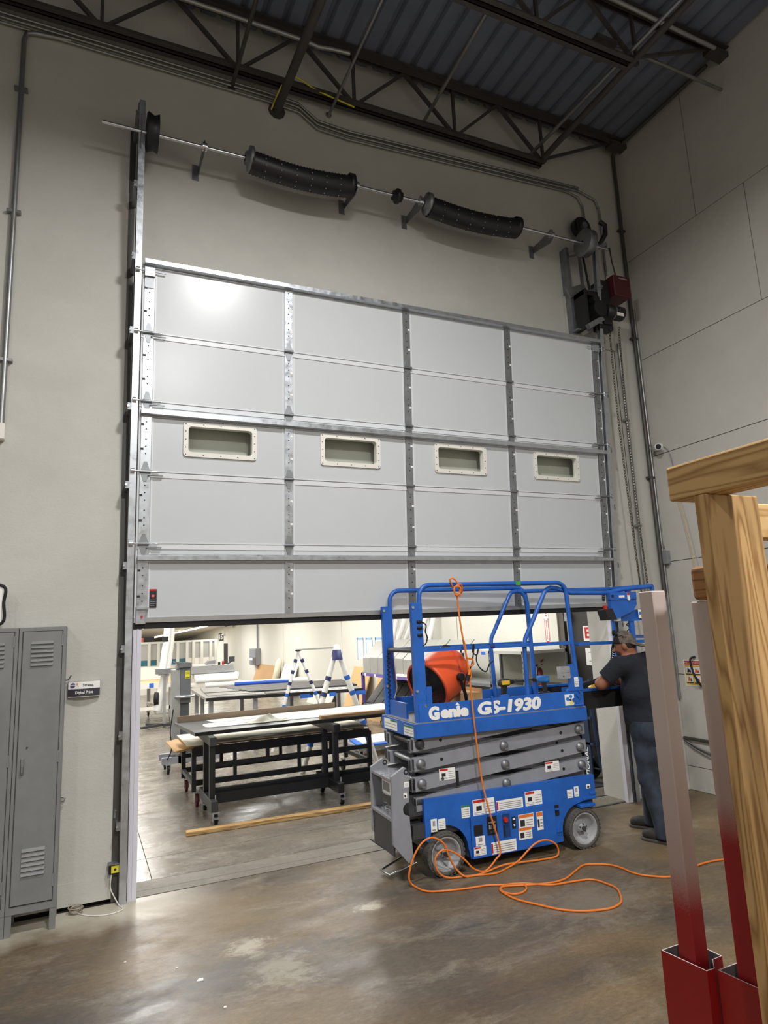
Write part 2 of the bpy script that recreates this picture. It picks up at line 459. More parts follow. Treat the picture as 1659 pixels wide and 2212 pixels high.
wb = MB()
wb.bx(-9, -0.005, YW, 0.45, 0.028, 8.35)
wb.bx(-9, -0.005, YW + 0.04, 0.45, 0.0, 0.028, 1)
wb.bx(4.95, XR + .3, YW, 0.45, 0.0, 8.35)
wb.bx(-0.005, 4.95, YW, 0.45, 3.02, 8.35)
wback = struct(wb.link('wall_back', [M_wall, M_black]))
MB().bx(-0.9, -0.09, YW - 0.004, YW + 0.02, 0.03, 0.19).link('base_panel', M_wall, wback)
MB().bx(-1.9, -0.905, YW - 0.004, YW + 0.02, 0.03, 0.19).link('base_panel', M_wall, wback)
p = at(1381, 1250, 1, YW)
MB().bx(p[0] - .004, p[0] + .004, YW - 0.002, YW + .02, 0, 6.4).link('joint_line', M_joint, wback)
struct(MB().bx(-0.062, 0.004, 0.05, 0.099, 0.0, 2.13).bx(-0.03, -0.018, 0.044, 0.05, 0, 2.13).link('trim_1', mat('jamb_seal', '#d3d2dc', 0.5)))
struct(MB().bx(4.915, 4.98, 0.05, 0.099, 0.0, 2.13).link('trim_2', MATS['jamb_seal']))

# right wall: cast panels with recessed joints
wr = struct(MB().bx(XR + .012, XR + .3, -14, YW, 0, 8.35).link('wall_right', M_joint))
zr = [0.0, 0.26, 1.27, 2.57, 3.87, 5.12, 6.48, 8.35]
vy = [[-14, -6.2, YW], [-14, -9.0, -3.4, YW], [-14, -8.6, -4.7, YW], [-14, -7, -2.95, YW], [-14, -6.5, -4.03, YW], [-14, -5.8, -1.58, YW], [-14, -6, -3.4, -0.97, YW]]
for k in range(7):
    for j in range(len(vy[k]) - 1):
        o = random.uniform(0, 0.003)
        MB().bx(XR - o, XR + .02, vy[k][j] + .004, vy[k][j + 1] - .004, zr[k] + .004, zr[k + 1] - .004).link('panel', M_wallR, wr)
struct(MB().bx(-9.2, -9, -14, 0.1, 0, 8.35).link('wall_left', M_wall))
struct(MB().bx(-9.2, XR + .3, -14.2, -14, 0, 8.35).link('wall_front', M_wall))

# ribbed steel roof deck
dk = MB(); zc = 8.13; prof = []
x = -9.2
while x < XR + .2:
    prof += [(x, zc), (x + .13, zc), (x + .155, zc + .045), (x + .185, zc + .045), (x + .21, zc)]
    x += .21
vs = [(q[0], y, q[1]) for y in (-14, 0.12) for q in prof]; n = len(prof)
dk.add(vs, [(i, i + 1, n + i + 1, n + i) for i in range(n - 1)])
dk.bx(-9.2, XR + .3, -14.2, .4, zc + .12, zc + .22)
struct(dk.link('ceiling', M_deck))

# room behind the opening
XI = 5.75
zceil = lambda y: 3.73 - 0.0467 * y
cb = MB(); cb.add([(-7, .45, zceil(.45)), (6.0, .45, zceil(.45)), (6.0, 42, zceil(42)), (-7, 42, zceil(42)),
                   (-7, .45, 4.2), (6.0, .45, 4.2), (6.0, 42, 4.2), (-7, 42, 4.2)], [(0, 1, 2, 3), (7, 6, 5, 4), (0, 4, 5, 1), (2, 6, 7, 3), (1, 5, 6, 2), (0, 3, 7, 4)])
struct(cb.link('ceiling_inner', mat('cream_ceiling', '#efe9d8', 0.85)))
wi = struct(MB().bx(XI + .02, XI + .3, 2.09, 42, 0, 3.8).bx(XI + .16, XI + .3, .45, 2.09, 0, 3.8).bx(XI, XI + .3, .45, 2.09, 2.32, 3.8).link('wall_inner_right', M_joint))
vy = [2.09, 4.82, 10.8, 16.44, 19.87, 23.1, 26.05, 27.07, 33, 42]
for j in range(len(vy) - 1):
    if j == 6: MB().bx(XI, XI + .04, vy[j] + .01, vy[j + 1] - .01, 1.6, 3.8).link('panel', M_wallb, wi)
    else: MB().bx(XI, XI + .04, vy[j] + .012, vy[j + 1] - .012, 0, 3.8).link('panel', M_wallb, wi)
struct(MB().bx(-7, 6, 42, 42.3, 0, 4).link('wall_inner_far', M_wallb))
struct(MB().bx(-7.3, -7, .38, 42, 0, 4).link('wall_inner_left', M_wallb))
d1 = struct(MB().bx(XI + .02, XI + .07, .47, 1.70, .01, 2.12).link('door_1', mat('bronze_door', '#332f2d', 0.6)))
MB().bx(XI - .01, XI + .1, 1.85, 1.96, 0, 2.3).link('door_frame', mat('bronze_frame', '#565049', 0.6), d1)
MB().bx(XI - .03, XI + .1, 1.965, 2.085, 0, 2.3).link('door_trim', M_wallb, d1)
MB().bx(XI + .1, XI + .15, 1.70, 1.85, 0, 2.3).link('door_gap', M_black, d1)
for k in range(5):
    MB().bx(XI - .01 - .012 * (k % 2), XI + .08, .47, 1.84, 2.125 + k * .038, 2.158 + k * .038).link('slat', M_blk, d1)
MB().cyl((XI - .03, 1.735, 0), (XI - .03, 1.735, 2.0), .018, 8).bx(XI - .06, XI + .0, 1.70, 1.77, 1.93, 2.05).link('door_rod', M_galvd, d1)
struct(MB().bx(XI + .01, XI + .2, 26.06, 27.06, 0, 1.59).link('door_2', mat('dark_opening', '#241f1c', 0.8)))

# ------------------------------------------------------------------ the sectional door
W, S, TILT = 4.917, 0.6, 0.0634
door = thing('sectional_door', 'wide white sectional overhead door with four small windows, half raised', 'overhead door', (0, 0, 2.71), (TILT, 0, 0))
cols_u = [0, W / 4, W / 2, 3 * W / 4, W]
WIN = [(0.301, 0.934), (1.533, 2.144), (2.743, 3.36), (3.968, 4.592)]
WV = (0.752, 1.052)
secs = [(-0.618, -0.002), (0.002, 0.598), (0.602, 1.198), (1.202, 1.798), (1.802, 2.42)]
for k, (v0, v1) in enumerate(secs):
    b = MB()
    u0, u1 = -0.06, W + 0.06
    if k == 2:                                  # the section with the windows is built round their openings
        b.bx(u0, u1, 0, .05, v0, WV[0] + .035); b.bx(u0, u1, 0, .05, WV[1] - .035, v1)
        e = [u0] + [q for a, c in WIN for q in (a + .035, c - .035)] + [u1]
        for j in range(0, len(e), 2): b.bx(e[j], e[j + 1], 0, .05, WV[0] + .035, WV[1] - .035)
    else: b.bx(u0, u1, 0, .05, v0, v1)
    if k < 4: b.bx(u0, u1, -.007, 0, v1 - .042, v1 - .004, 1)     # lip along the top edge
    if k > 0: b.bx(u0, u1, -.004, 0, v0 + .003, v0 + .012, 1)
    for c in cols_u:
        for s_ in (-1, 1):
            q = c + s_ * .052
            if u0 < q < u1: b.bx(q - .006, q + .006, -.005, 0, v0 + .012, v1 - .046, 1)
    b.link('door_section', [M_door, M_lip], door, True)
    for i, c in enumerate(cols_u):
        end = i in (0, 4); hw = .040 if end else .036
        st = MB(); lo, hi = v0 + .006, v1 - .006
        st.bx(c - hw, c + hw, -.013, -.0, lo, hi, 0)
        q = lo + .06
        j = 0
        while q < hi - .03:
            st.cyl((c, -.0135, q), (c, -.0145, q), .0065, 6, mi=1)
            if j % 3 == 1:
                sx = (-1 if i == 0 else 1) * (hw - .011)
                st.bx(c + sx - .011, c + sx + .011, -.0145, -.0135, q + .03, q + .048, 2 if i else 1)
            q += .062 if j % 3 else .085; j += 1
        st.link('end_stile' if end else 'center_stile', [M_galv if i < 2 else M_galvd, M_txt, M_paper], door, True)
for v in (0, .6, 1.2, 1.8):
    for i, c in enumerate(cols_u):
        hb = MB()
        hb.prism([(c - .036, v + .012), (c + .036, v + .012), (c + .012, v + .085), (c - .012, v + .085)], 1, -.018, -.013)
        hb.prism([(c - .036, v - .012), (c + .036, v - .012), (c + .012, v - .085), (c - .012, v - .085)], 1, -.018, -.013)
        hb.cyl((c - .042, -.026, v), (c + .042, -.026, v), .013, 8)
        hb.link('hinge', M_galvd, door, True)
        if i in (0, 4):
            s_ = -1 if i == 0 else 1
            MB().cyl((c - s_ * .11, -.03, v + .002), (c + s_ * .1, -.03, v + .002), .0065, 8).cyl((c + s_ * .085, -.03, v), (c + s_ * .115, -.03, v), .024, 12).link('roller', M_chrome, door, True)
            MB().cyl((c - s_ * .02, -.03, v - .03), (c - s_ * .14, -.03, v - .03), .006, 8).link('roller_stem', M_galvd, door, True)
def hat(v, name, h=.05, d=.062):
    poly = [(0, v + h / 2 + .012), (-.006, v + h / 2 + .012), (-.006, v + h / 2), (-d, v + h / 2 - .006), (-d, v - h / 2 + .006), (-.006, v - h / 2), (-.006, v - h / 2 - .012), (0, v - h / 2 - .012)]
    MB().prism(poly, 0, -.045, W + .045).link(name, M_galv, door, True)
hat(2.425, 'strut'); hat(1.105, 'strut'); hat(-0.118, 'strut', .042)
for a, c in WIN:
    v0, v1 = WV; fb = MB(); r = .022
    def rr(x0, x1, z0, z1, r, n=4):
        return arc((x1 - r, z1 - r), r, 0, 90, n) + arc((x0 + r, z1 - r), r, 90, 180, n) + arc((x0 + r, z0 + r), r, 180, 270, n) + arc((x1 - r, z0 + r), r, 270, 360, n)
    o_, i_ = rr(a, c, v0, v1, .03), rr(a + .042, c - .042, v0 + .04, v1 - .036, .028)
    n = len(o_)
    vs = [(q[0], -.016, q[1]) for q in o_] + [(q[0], -.018, q[1]) for q in i_] + [(q[0], 0.0, q[1]) for q in o_] + [(q[0], .05, q[1]) for q in i_]
    fb.add(vs, [(i, (i + 1) % n, n + (i + 1) % n, n + i) for i in range(n)] + [(i, (i + 1) % n, 2 * n + (i + 1) % n, 2 * n + i) for i in range(n)] +
           [(n + i, n + (i + 1) % n, 3 * n + (i + 1) % n, 3 * n + i) for i in range(n)], 0)
    for q in np.linspace(a + .02, c - .02, 5):
        for vv in (v0 + .018, v1 - .016): fb.cyl((q, -.016, vv), (q, -.0185, vv), .005, 6, mi=1)
    for vv in np.linspace(v0 + .08, v1 - .08, 3):
        for q in (a + .02, c - .02): fb.cyl((q, -.016, vv), (q, -.0185, vv), .005, 6, mi=1)
    fo = fb.link('window_frame', [M_white, M_txt], door, True)
    MB().bx(a + .03, c - .03, .022, .028, v0 + .03, v1 - .03).link('pane', M_glass, fo, True)
MB().bx(-.06, W + .06, -.012, .055, -.640, -.600).link('bottom_bar', M_alu, door, True)
MB().bx(-.06, W + .06, .0, .05, -.69, -.640).link('bottom_seal', M_black, door, True)
MB().bx(.056, .113, -.0075, -.006, -.52, -.37, 0).bx(.056, .113, -.0082, -.0075, -.384, -.37, 1).cyl((.085, -.0075, -.425), (.085, -.009, -.425), .014, 12, mi=1).bx(.082, .088, -.0095, -.009, -.433, -.417, 2)\
    .bx(.063, .106, -.0082, -.0075, -.46, -.455, 3).bx(.063, .106, -.0082, -.0075, -.475, -.47, 3).bx(.063, .106, -.0082, -.0075, -.49, -.485, 3).bx(.063, .098, -.0082, -.0075, -.505, -.50, 3).link('warning_label', [M_txt, M_redp, M_paper, M_gtxt], door, True)
MB().bx(4.818, 4.862, -.0075, -.006, -.575, -.49, 0).bx(4.824, 4.856, -.0082, -.0075, -.51, -.505, 1).bx(4.824, 4.856, -.0082, -.0075, -.53, -.525, 1).bx(4.824, 4.85, -.0082, -.0075, -.55, -.545, 1).link('warning_label', [M_txt, M_gtxt], door, True)
MB().bx(-.04, .05, -.045, -.018, -.53, -.515).bx(-.045, .03, -.02, -.014, -.65, -.5).cyl((0, -.02, -.59), (0, -.035, -.59), .009, 8, mi=1).link('bottom_bracket', [M_galv, M_redp], door, True)
MB().bx(W - .03, W + .045, -.02, -.014, -.65, -.5).bx(W - .05, W + .04, -.045, -.018, -.53, -.515).link('bottom_bracket', M_galv, door, True)
for c, s_ in ((0, -1), (W, 1)):
    MB().bx(c - .042, c + .04, -.04, -.014, 2.30, 2.375).cyl((c - s_ * .13, -.03, 2.345), (c + s_ * .1, -.03, 2.345), .006, 8).cyl((c + s_ * .085, -.03, 2.345), (c + s_ * .115, -.03, 2.345), .024, 12).bx(c - .035, c + .035, -.02, -.012, 2.2, 2.3, 1).link('top_bracket', [M_galv, M_galvd], door, True)

# tracks, inclined away from the wall as they climb
def ty(z): return 0.035 if z < 2.1 else 0.035 - (z - 2.1) * 0.0634
for name, x, s_, lab in (('door_track', -.095, 1, 'galvanised vertical track on the left edge of the overhead door'), ('door_track', 5.02, -1, 'galvanised vertical track on the right edge of the overhead door')):
    t = thing(name, lab, 'door track', (x, YW, 0), group=None)
    b = MB(); top = 6.62 if s_ > 0 else 6.42
    zs = [0.0, 2.1, top]
    for z0, z1 in zip(zs, zs[1:]):
        y0, y1 = ty(z0), ty(z1)
        b.bar((x - s_ * .025, y0, z0), (x - s_ * .025, y1, z1), .004, .05, up=(0, 1, 0))
        b.bar((x, y0 - .024, z0), (x, y1 - .024, z1), .05, .004, up=(0, 1, 0))
        b.bar((x, y0 + .024, z0), (x, y1 + .024, z1), .05, .004, up=(0, 1, 0))
    b.link('rail', M_galv, t)
    a = MB()                                    # wall angle, a tapering fin that closes the gap to the wall
    for z0, z1 in zip([0.0, 2.1], [2.1, top]):
        y0, y1 = ty(z0) + .028, ty(z1) + .028
        a.bar((x - s_ * .03, y0, z0), (x - s_ * .03, y1, z1), .006, .03, up=(0, 1, 0))
    a.bar((x - s_ * .055, YW - .004, 0), (x - s_ * .055, YW - .004, top), .05, .006, up=(0, 1, 0))
    a.link('wall_angle', M_condk if s_ > 0 else M_galvd, t)
    z = .55
    while z < top:
        MB().bx(x - s_ * .055, x - s_ * .02, ty(z) - .02, YW - .006, z - .03, z + .03).cyl((x - s_ * .05, ty(z) - .022, z), (x - s_ * .05, ty(z) - .03, z), .01, 6, mi=1).link('track_bracket', [M_galvd, M_chrome], t)
        z += .66

# torsion shaft with two hanging springs
SY, SZ = -.25, 6.325
sh = thing('torsion_shaft', 'long steel torsion shaft with two black sagging springs above the door', 'torsion shaft', (2.3, SY, SZ))
MB().cyl((-.42, SY, SZ), (5.22, SY, SZ), .0165, 10).link('shaft', M_chrome, sh)
def spring(x0, x1, sag):
    b = MB(); n = 30; rows = []
    for i in range(n * 2 + 1):
        f = i / (2 * n); x = x0 + (x1 - x0) * f
        z = SZ - .02 - sag * math.sin(PI * (f * .88 + .06))
        rows.append(((x, SY, z), .108 if i % 2 == 0 else .099))
    b.tube([r[0] for r in rows], [r[1] for r in rows], 18)
    for i in range(6, n * 2, 9):                # chalk line of dots wound round the coil
        for a in range(0, 360, 30):
            c = rows[i][0]; r = .109
            an = math.radians(a); X = c[0] + (a / 360) * .03
            b.bx(X - .004, X + .004, c[1] + math.cos(an) * r - .004, c[1] + math.cos(an) * r + .004, c[2] + math.sin(an) * r - .004, c[2] + math.sin(an) * r + .004, 1)
    return b.link('spring', [M_blk, M_gtxt], sh)
spring(.87, 1.86, .05); spring(2.76, 3.86, .05)
for x in (.84, 2.72): MB().lathe([(-.03, .03), (-.03, .06), (0, .07), (0.005, .115), (.04, .115), (.04, .10)], (x, SY, SZ), (1, 0, 0), 18).link('winding_cone', M_galvd, sh)
for x in (1.87, 3.87): MB().lathe([(-.03, .10), (-.03, .112), (0.02, .112), (.03, .06), (.06, .03)], (x, SY, SZ - .01), (1, 0, 0), 18).link('stationary_cone', M_blk, sh)
for x in (.44, 1.93, 2.66, 4.36):
    b = MB(); b.bx(x - .004, x + .004, SY - .03, YW, SZ - .02, SZ + .05 if x != 1.93 else SZ + .03); b.prism([(SY + .0, SZ + .08), (SY - .03, SZ + .04), (SY - .03, SZ - .05), (SY + .03, SZ - .08), (YW - .002, SZ - .03), (YW - .002, SZ + .03)], 0, x - .003, x + .003)
    b.bx(x - .06, x, YW - .008, YW - .001, SZ - .10, SZ + .06, 0); b.cyl((x - .02, SY, SZ), (x + .02, SY, SZ), .04, 12, mi=1)
    b.link('shaft_bracket', [M_galvd, M_chrome], sh)
MB().lathe([(-.05, .02), (-.05, .05), (-.015, .055), (-.015, .075), (.015, .075), (.015, .055), (.05, .05), (.05, .02)], (2.385, SY, SZ), (1, 0, 0), 12).link('coupler', M_blk, sh)
MB().lathe([(-.05, .02), (-.05, .15), (-.04, .165), (.01, .14), (.05, .16), (.055, .02)], (-.01, SY, SZ + .01), (1, 0, 0), 22).link('cable_drum', M_blk, sh)
MB().lathe([(-.05, .02), (-.05, .15), (-.04, .165), (.01, .14), (.05, .16), (.055, .02)], (4.86, SY, SZ + .01), (1, 0, 0), 22).link('cable_drum', M_galvd, sh)
b = MB(); b.prism([(YW, SZ + .38), (SY - .02, SZ + .16), (SY - .03, SZ - .16), (YW, SZ - .30)], 0, -.105, -.098); b.bx(-.105, -.07, YW - .01, YW - .001, SZ - .4, SZ + .4)
b.link('end_plate', M_galvd, sh)

# door operator on the right
op = thing('door_operator', 'dark red boxed electric door operator with black motor, right of the door top', 'door operator', (5.3, -.25, 5.3))
MB().bx(5.19, 5.45, -.30, -.02, 5.715, 5.975).link('control_box', mat('maroon_enamel', '#4a161b', 0.45, var=.1), op, bevel=.008)
MB().bx(5.27, 5.40, -.3015, -.30, 5.932, 5.945).link('badge', M_gtxt, op)
b = MB(); b.lathe([(-.05, .0), (-.05, .05), (-.04, .085), (.2, .085), (.22, .05), (.22, 0)], (5.15, -.2, 5.53), (1, 0, 0), 18); b.lathe([(0, .088), (.015, .088)], (5.2, -.2, 5.53), (1, 0, 0), 18, 1)
b.bx(5.2, 5.3, -.289, -.284, 5.455, 5.495, 2); b.link('motor', [M_blk, M_galvd, M_paper], op)
b = MB(); b.bx(4.80, 5.2, -.20, -.03, 5.70, 5.76); b.bx(4.80, 4.83, -.22, -.03, 5.28, 5.76); b.bx(5.05, 5.18, -.22, -.06, 5.36, 5.92); b.cyl((4.98, -.26, 5.52), (4.98, -.05, 5.52), .1, 16); b.cyl((4.94, -.25, 5.64), (4.94, -.05, 5.64), .05, 12)
b.bx(5.0, 5.2, -.2, -.08, 5.3, 5.36); b.link('gear_frame', M_blk, op)
b = MB(); b.bar((4.80, -.21, 5.28), (5.03, -.21, 5.42), .05, .06); b.link('mount_bar', M_galvd, op)
MB().bar((4.73, -.02, 5.78), (5.0, -.02, 5.9), .03, .12).link('mount_bar', M_galvd, op)
MB().bx(4.74, 5.48, YW - .03, YW - .001, 5.2, 5.8).link('back_plate', M_wall, op)
b = MB()
for x in (4.78, 4.83): b.bx(x - .02, x + .02, -.02 if x < 4.8 else .05, YW, 5.05, 6.4)
b.bar((4.77, -.05, 6.28), (5.16, -.28, 6.36), .05, .05); b.bar((4.75, -.05, 5.3), (4.85, -.05, 5.3), .1, .02)
b.link('support_angle', M_galvd, op)
b = MB(); b.cyl((5.04, -.05, 6.72), (5.04, .02, 6.72), .13, 20); b.cyl((5.04, -.09, 6.72), (5.04, -.05, 6.72), .04, 10, mi=1); b.link('chain_wheel', [M_blk, M_galvd], op)
b = MB(); b.tube([(4.94, -.06, 6.78), (4.97, -.07, 6.3), (5.0, -.09, 5.85)], .013, 6); b.tube([(5.13, -.06, 6.7), (5.16, -.07, 6.3), (5.15, -.1, 5.9)], .013, 6); b.tube([(4.93, -.14, 6.34), (5.09, -.25, 6.38), (5.16, -.28, 6.5), (5.17, -.28, 6.62), (5.1, -.27, 6.66)], .03, 8)
b.link('drive_chain', M_blk, op)
MB().tube([(5.2, -.28, 6.33), (5.3, -.2, 6.2), (5.33, -.2, 6.05), (5.34, -.2, 5.97)], .008, 6).link('power_lead', M_blk, op)

def chain(pts, name, label):
    P = smooth_path(pts, 8); b = MB(); acc = 0; k = 0; step = .034
    L = [0]
    for a, c in zip(P, P[1:]): L.append(L[-1] + (c - a).length)
    q = 0.0
    while q < L[-1] - step:
        i = max(j for j in range(len(L)) if L[j] <= q); f = (q - L[i]) / (L[i + 1] - L[i]); c = P[i].lerp(P[i + 1], f)
        d = (P[i + 1] - P[i]).normalized(); n_ = Vector((1, 0, 0)) if k % 2 else Vector((0, 1, 0))
        ring = [c + d * math.cos(t) * .024 + n_ * math.sin(t) * .012 for t in [2 * PI * j / 8 for j in range(8)]]
        b.tube(ring, .0042, 4, closed=True); q += step; k += 1
    return tag(b.link(name, MATS['chain_steel']), label, 'chain')
mat('chain_steel', '#6b6353', 0.5, 0.6, var=.2, scale=30)
chain([(5.235, -.1, 5.3), (5.22, -.1, 4.2), (5.25, -.1, 2.9), (5.31, -.1, 1.4), (5.36, -.1, .9)], 'hoist_chain', 'hanging hoist chain nearer the door, left of the two chains')
chain([(5.39, -.1, 5.4), (5.35, -.1, 4.2), (5.36, -.1, 2.9), (5.42, -.1, 1.4), (5.36, -.1, .9)], 'hoist_chain', 'hanging hoist chain nearer the corner, right of the two chains')

def pipe(name, pts, r, m, label, cat='conduit', clamps=(), n=8, smooth=0):
    b = MB(); P = smooth_path(pts, smooth) if smooth else pts
    b.tube(P, r, n)
    for c in clamps: b.bx(c[0] - r * 2.4, c[0] + r * 2.4, c[1] - r * .8, c[1] + r * 1.3, c[2] - .012, c[2] + .012)
    return tag(b.link(name, m), label, cat)
pipe('conduit', [(-1.07, .07, 3.66), (-1.07, .07, 7.2), (-1.05, .07, 7.28), (-.98, .07, 7.30), (-.7, .07, 7.33)], .022, M_conduit, 'steel conduit running up the wall at the far left', clamps=[(-1.07, .07, 4.2), (-1.07, .07, 5.52), (-1.07, .07, 6.7)])
tag(MB().bx(-1.16, -1.04, .03, .1, 3.53, 3.66).cyl((-1.1, .06, 3.53), (-1.1, .06, 3.49), .02, 8).link('switch_box', M_white, bevel=.006), 'white junction box at the bottom of the far left conduit', 'electrical box')
for k, dz in enumerate((0, .055, .1)):
    zz = 7.30 + dz
    pts = [(-2.5, .07, zz + .02), (1.1, .07, zz), (1.45, .07, zz - .02), (1.65, .07, zz - .16), (2.0, .07, zz - .18), (4.95 + .2 * (k > 0), .07, zz - .04)]
    if k == 0: pts += [(5.12, .07, zz - .08), (5.19, .07, zz - .2), (5.2, .07, 6.85)]
    if k == 1: pts += [(5.4, .07, zz - .1), (5.46, .07, zz - .22), (5.46, .07, 6.2)]
    pipe('conduit', pts, .013, M_conduit, ['lowest of three conduits running level along the wall under the joist', 'middle of three level conduits under the joist, bending down at the corner', 'top of three conduits running level along the wall under the joist'][k], smooth=0)
pipe('conduit', [(5.80, -1.42, 8.05), (5.80, 0.0, 8.05), (5.80, .05, 8.0), (5.80, .06, 7.9), (5.80, .06, 2.2)], .022, M_condk, 'dark conduit following the roof edge then down the room corner', clamps=[(5.8, .06, 6.9), (5.8, .06, 5.4), (5.8, .06, 3.6)])
pipe('conduit', [(5.52, .06, 5.3), (5.51, .06, 1.0)], .018, M_conduit, 'conduit standing behind the hoist chains', clamps=[(5.51, .06, 4.3), (5.51, .06, 3.0)])
pipe('conduit', [(5.845, .06, 5.8), (5.845, .06, 1.0)], .016, M_conduit, 'bright conduit in the corner beside a dark red cable', clamps=[(5.845, .06, 4.0), (5.845, .06, 2.75)])
pipe('cable', [(5.82, .05, 5.8), (5.8, .05, 4.9), (5.815, .05, 4.2), (5.79, .05, 3.4), (5.82, .05, 2.7), (5.85, .04, 2.66)], .008, mat('red_cable', '#6d1f2a', 0.5), 'dark red cable hanging along the corner conduit', 'cable', smooth=5)
tag(MB().bx(XR - .06, XR - .001, -.02, .1, 2.545, 2.70).bx(XR - .065, XR - .06, -.025, .1, 2.54, 2.705).link('junction_box', mat('grey_box', '#85878a', 0.5), bevel=.004), 'square grey junction box on the right wall near the corner', 'electrical box')
cmr = thing('security_camera', 'small white bullet security camera on the right wall', 'security camera', (XR, -.08, 3.94))
MB().cyl((XR, -.06, 3.96), (XR - .02, -.06, 3.96), .045, 14).cyl((XR - .01, -.06, 3.96), (XR - .08, -.07, 3.94), .014, 8).link('mount', M_white, cmr)
MB().lathe([(0, 0), (0, .035), (.13, .04), (.15, .04), (.15, .033)], (XR - .06, -.02, 3.945), (-.45, -.85, -.12), 16).link('housing', M_white, cmr)
d = Vector((-.45, -.85, -.12)).normalized(); o = Vector((XR - .06, -.02, 3.945))
MB().cyl(o + d * .13, o + d * .152, .032, 16).link('lens', M_black, cmr)
pipe('cable', [(XR - .01, -.12, 3.95), (XR - .012, -.2, 3.85), (XR - .012, -.24, 3.6)], .005, M_gtxt, 'thin grey lead of the security camera on the right wall', 'cable', smooth=4)
for k, (y0, y1) in enumerate(((-.17, -.42), (-.2, -.5))):
    pipe('cable', [(XR - .02, y0, 3.62), (XR - .02, (y0 + y1) / 2, 3.0), (XR - .02, y1, 1.9)], .004, (M_ply, M_lgrey)[k], ('pale tan cord hanging down the right wall behind the timber rack', 'grey cord hanging down the right wall behind the timber rack')[k], 'cord', smooth=5)
ps = thing('wall_poster', 'red and yellow safety poster with four pictures on the right wall', 'poster', (XR - .002, -.13, 1.14))
p0 = at(1476, 1425, 0, XR)
y0, y1, z0, z1 = -.02, -.25, 1.145, 1.435
b = MB(); X = XR - .004
b.bx(X, XR - .001, y1, y0, z0, z1, 0); e = .0008
b.bx(X - e, X, y1 + .008, y0 - .012, z1 - .055, z1 - .012, 1); b.bx(X - e, X, y1 + .008, y0 - .012, z0 + .012, z1 - .062, 2)
for yy in (0, 1):
    for zz in (0, 1):
        ya = y0 - .022 - yy * .105; za = z0 + .03 + zz * .095
        b.bx(X - 2 * e, X - e, ya - .088, ya, za + .012, za + .085, 3); b.bx(X - 2 * e, X - e, ya - .088, ya, za, za + .01, 4)
        b.prism([(ya - .02, za + .02), (ya - .055, za + .03), (ya - .06, za + .05), (ya - .03, za + .075)], 0, X - 3 * e, X - 2 * e, 4 if (yy + zz) % 2 else 5)
        b.prism([(ya - .05, za + .02), (ya - .075, za + .025), (ya - .068, za + .06)], 0, X - 3 * e, X - 2 * e, 1 if yy else 4)
b.link('print', [M_paper, M_redp, M_yellow, M_paper, M_txt, M_orgp], ps)
text('lettering', 'P.A.S.S. METHOD', .03, M_paper, (X - .0018, (y0 + y1) / 2, z1 - .034), (0, -1, 0), (0, 0, 1), ps, width=.19)
pipe('cable_hook', [(XR - .01, -.2, 1.47), (XR - .06, -.17, 1.44), (XR - .07, -.2, 1.3), (XR - .05, -.25, 1.18), (XR - .01, -.24, 1.15)], .012, M_black, 'thick black hose loop hanging over the safety poster', 'hose', smooth=5)
pipe('cable', [(XR - .02, .08, .565), (XR - .02, -.3, .56), (XR - .02, -1.2, .56)], .018, M_condk, 'dark conduit running low along the right wall', 'conduit')
for k in range(3):
    pipe('cable', [(XR - .015, .08, .54 - .01 * k), (XR - .02, -.1, .48 - .02 * k), (XR - .02, -.4, .44 - .03 * k), (XR - .02, -1.2, .47 - .03 * k)], .006, (M_gtxt, M_condk, M_gtxt)[k], ('uppermost of three slack cables low on the right wall', 'middle of three slack cables low on the right wall', 'lowest of three slack cables low on the right wall')[k], 'cable', smooth=5)

# ------------------------------------------------------------------ roof steel
def joist(y, xb0, xb1, label):
    j = thing('roof_joist', label, 'joist', (2.3, y, 7.4))
    zb, zt = 7.44, 8.03
    b = MB()
    for s_ in (-1, 1): b.bx(xb0, xb1, y + s_ * .02, y + s_ * .075, zb - .03, zb - .022); b.bx(xb0, xb1, y + s_ * .02, y + s_ * .028, zb - .03, zb + .05)
    b.link('bottom_chord', M_jst, j)
    b = MB()
    for s_ in (-1, 1): b.bx(-9.2, XR + .02, y + s_ * .02, y + s_ * .08, zt + .07, zt + .08); b.bx(-9.2, XR + .02, y + s_ * .02, y + s_ * .028, zt, zt + .08)
    b.link('top_chord', M_jst, j)
    x = .79 - 1.24 * 8
    while x < 4.6:
        if x > xb0 - .3:
            MB().bar((x, y, zb), (x, y, zt + .05), .03, .03).link('web', M_jst, j)
            MB().bar((x, y, zb), (x - .62, y, zt + .02), .035, .035).link('web', M_jst, j)
            if x + .62 < 4.4: MB().bar((x, y, zb), (x + .62, y, zt + .02), .028, .028).link('web', M_jst, j)
        x += 1.24
    MB().bar((xb1 - .1, y, zb), (5.62, y, zt + .02), .03, .03).link('web', M_jst, j)
    MB().bx(5.62, XR, y - .06, y + .06, zt - .03, zt + .03).link('bearing_seat', M_jst, j)
    return j
joist(-.06, -9.0, 4.5, 'dark open web roof joist running along the door wall')
joist(-1.58, -9.0, 4.4, 'dark open web roof joist away from the wall, ending on the right wall')
b = MB(); b.tube([(.0, -.17, 7.93), (1.46, -.17, 7.92), (1.6, -.17, 7.9), (1.75, -.17, 7.93), (1.95, -.17, 7.95)], .022, 8)
tag(b.link('conduit', M_alu), 'bright pipe clipped along the top of the wall joist', 'conduit')
tag(MB().tube([(3.2, -1.68, 8.0), (4.2, -1.68, 7.99), (5.6, -1.68, 7.96)], .022, 8).link('conduit', M_alu), 'bright pipe along the joist away from the wall', 'conduit')
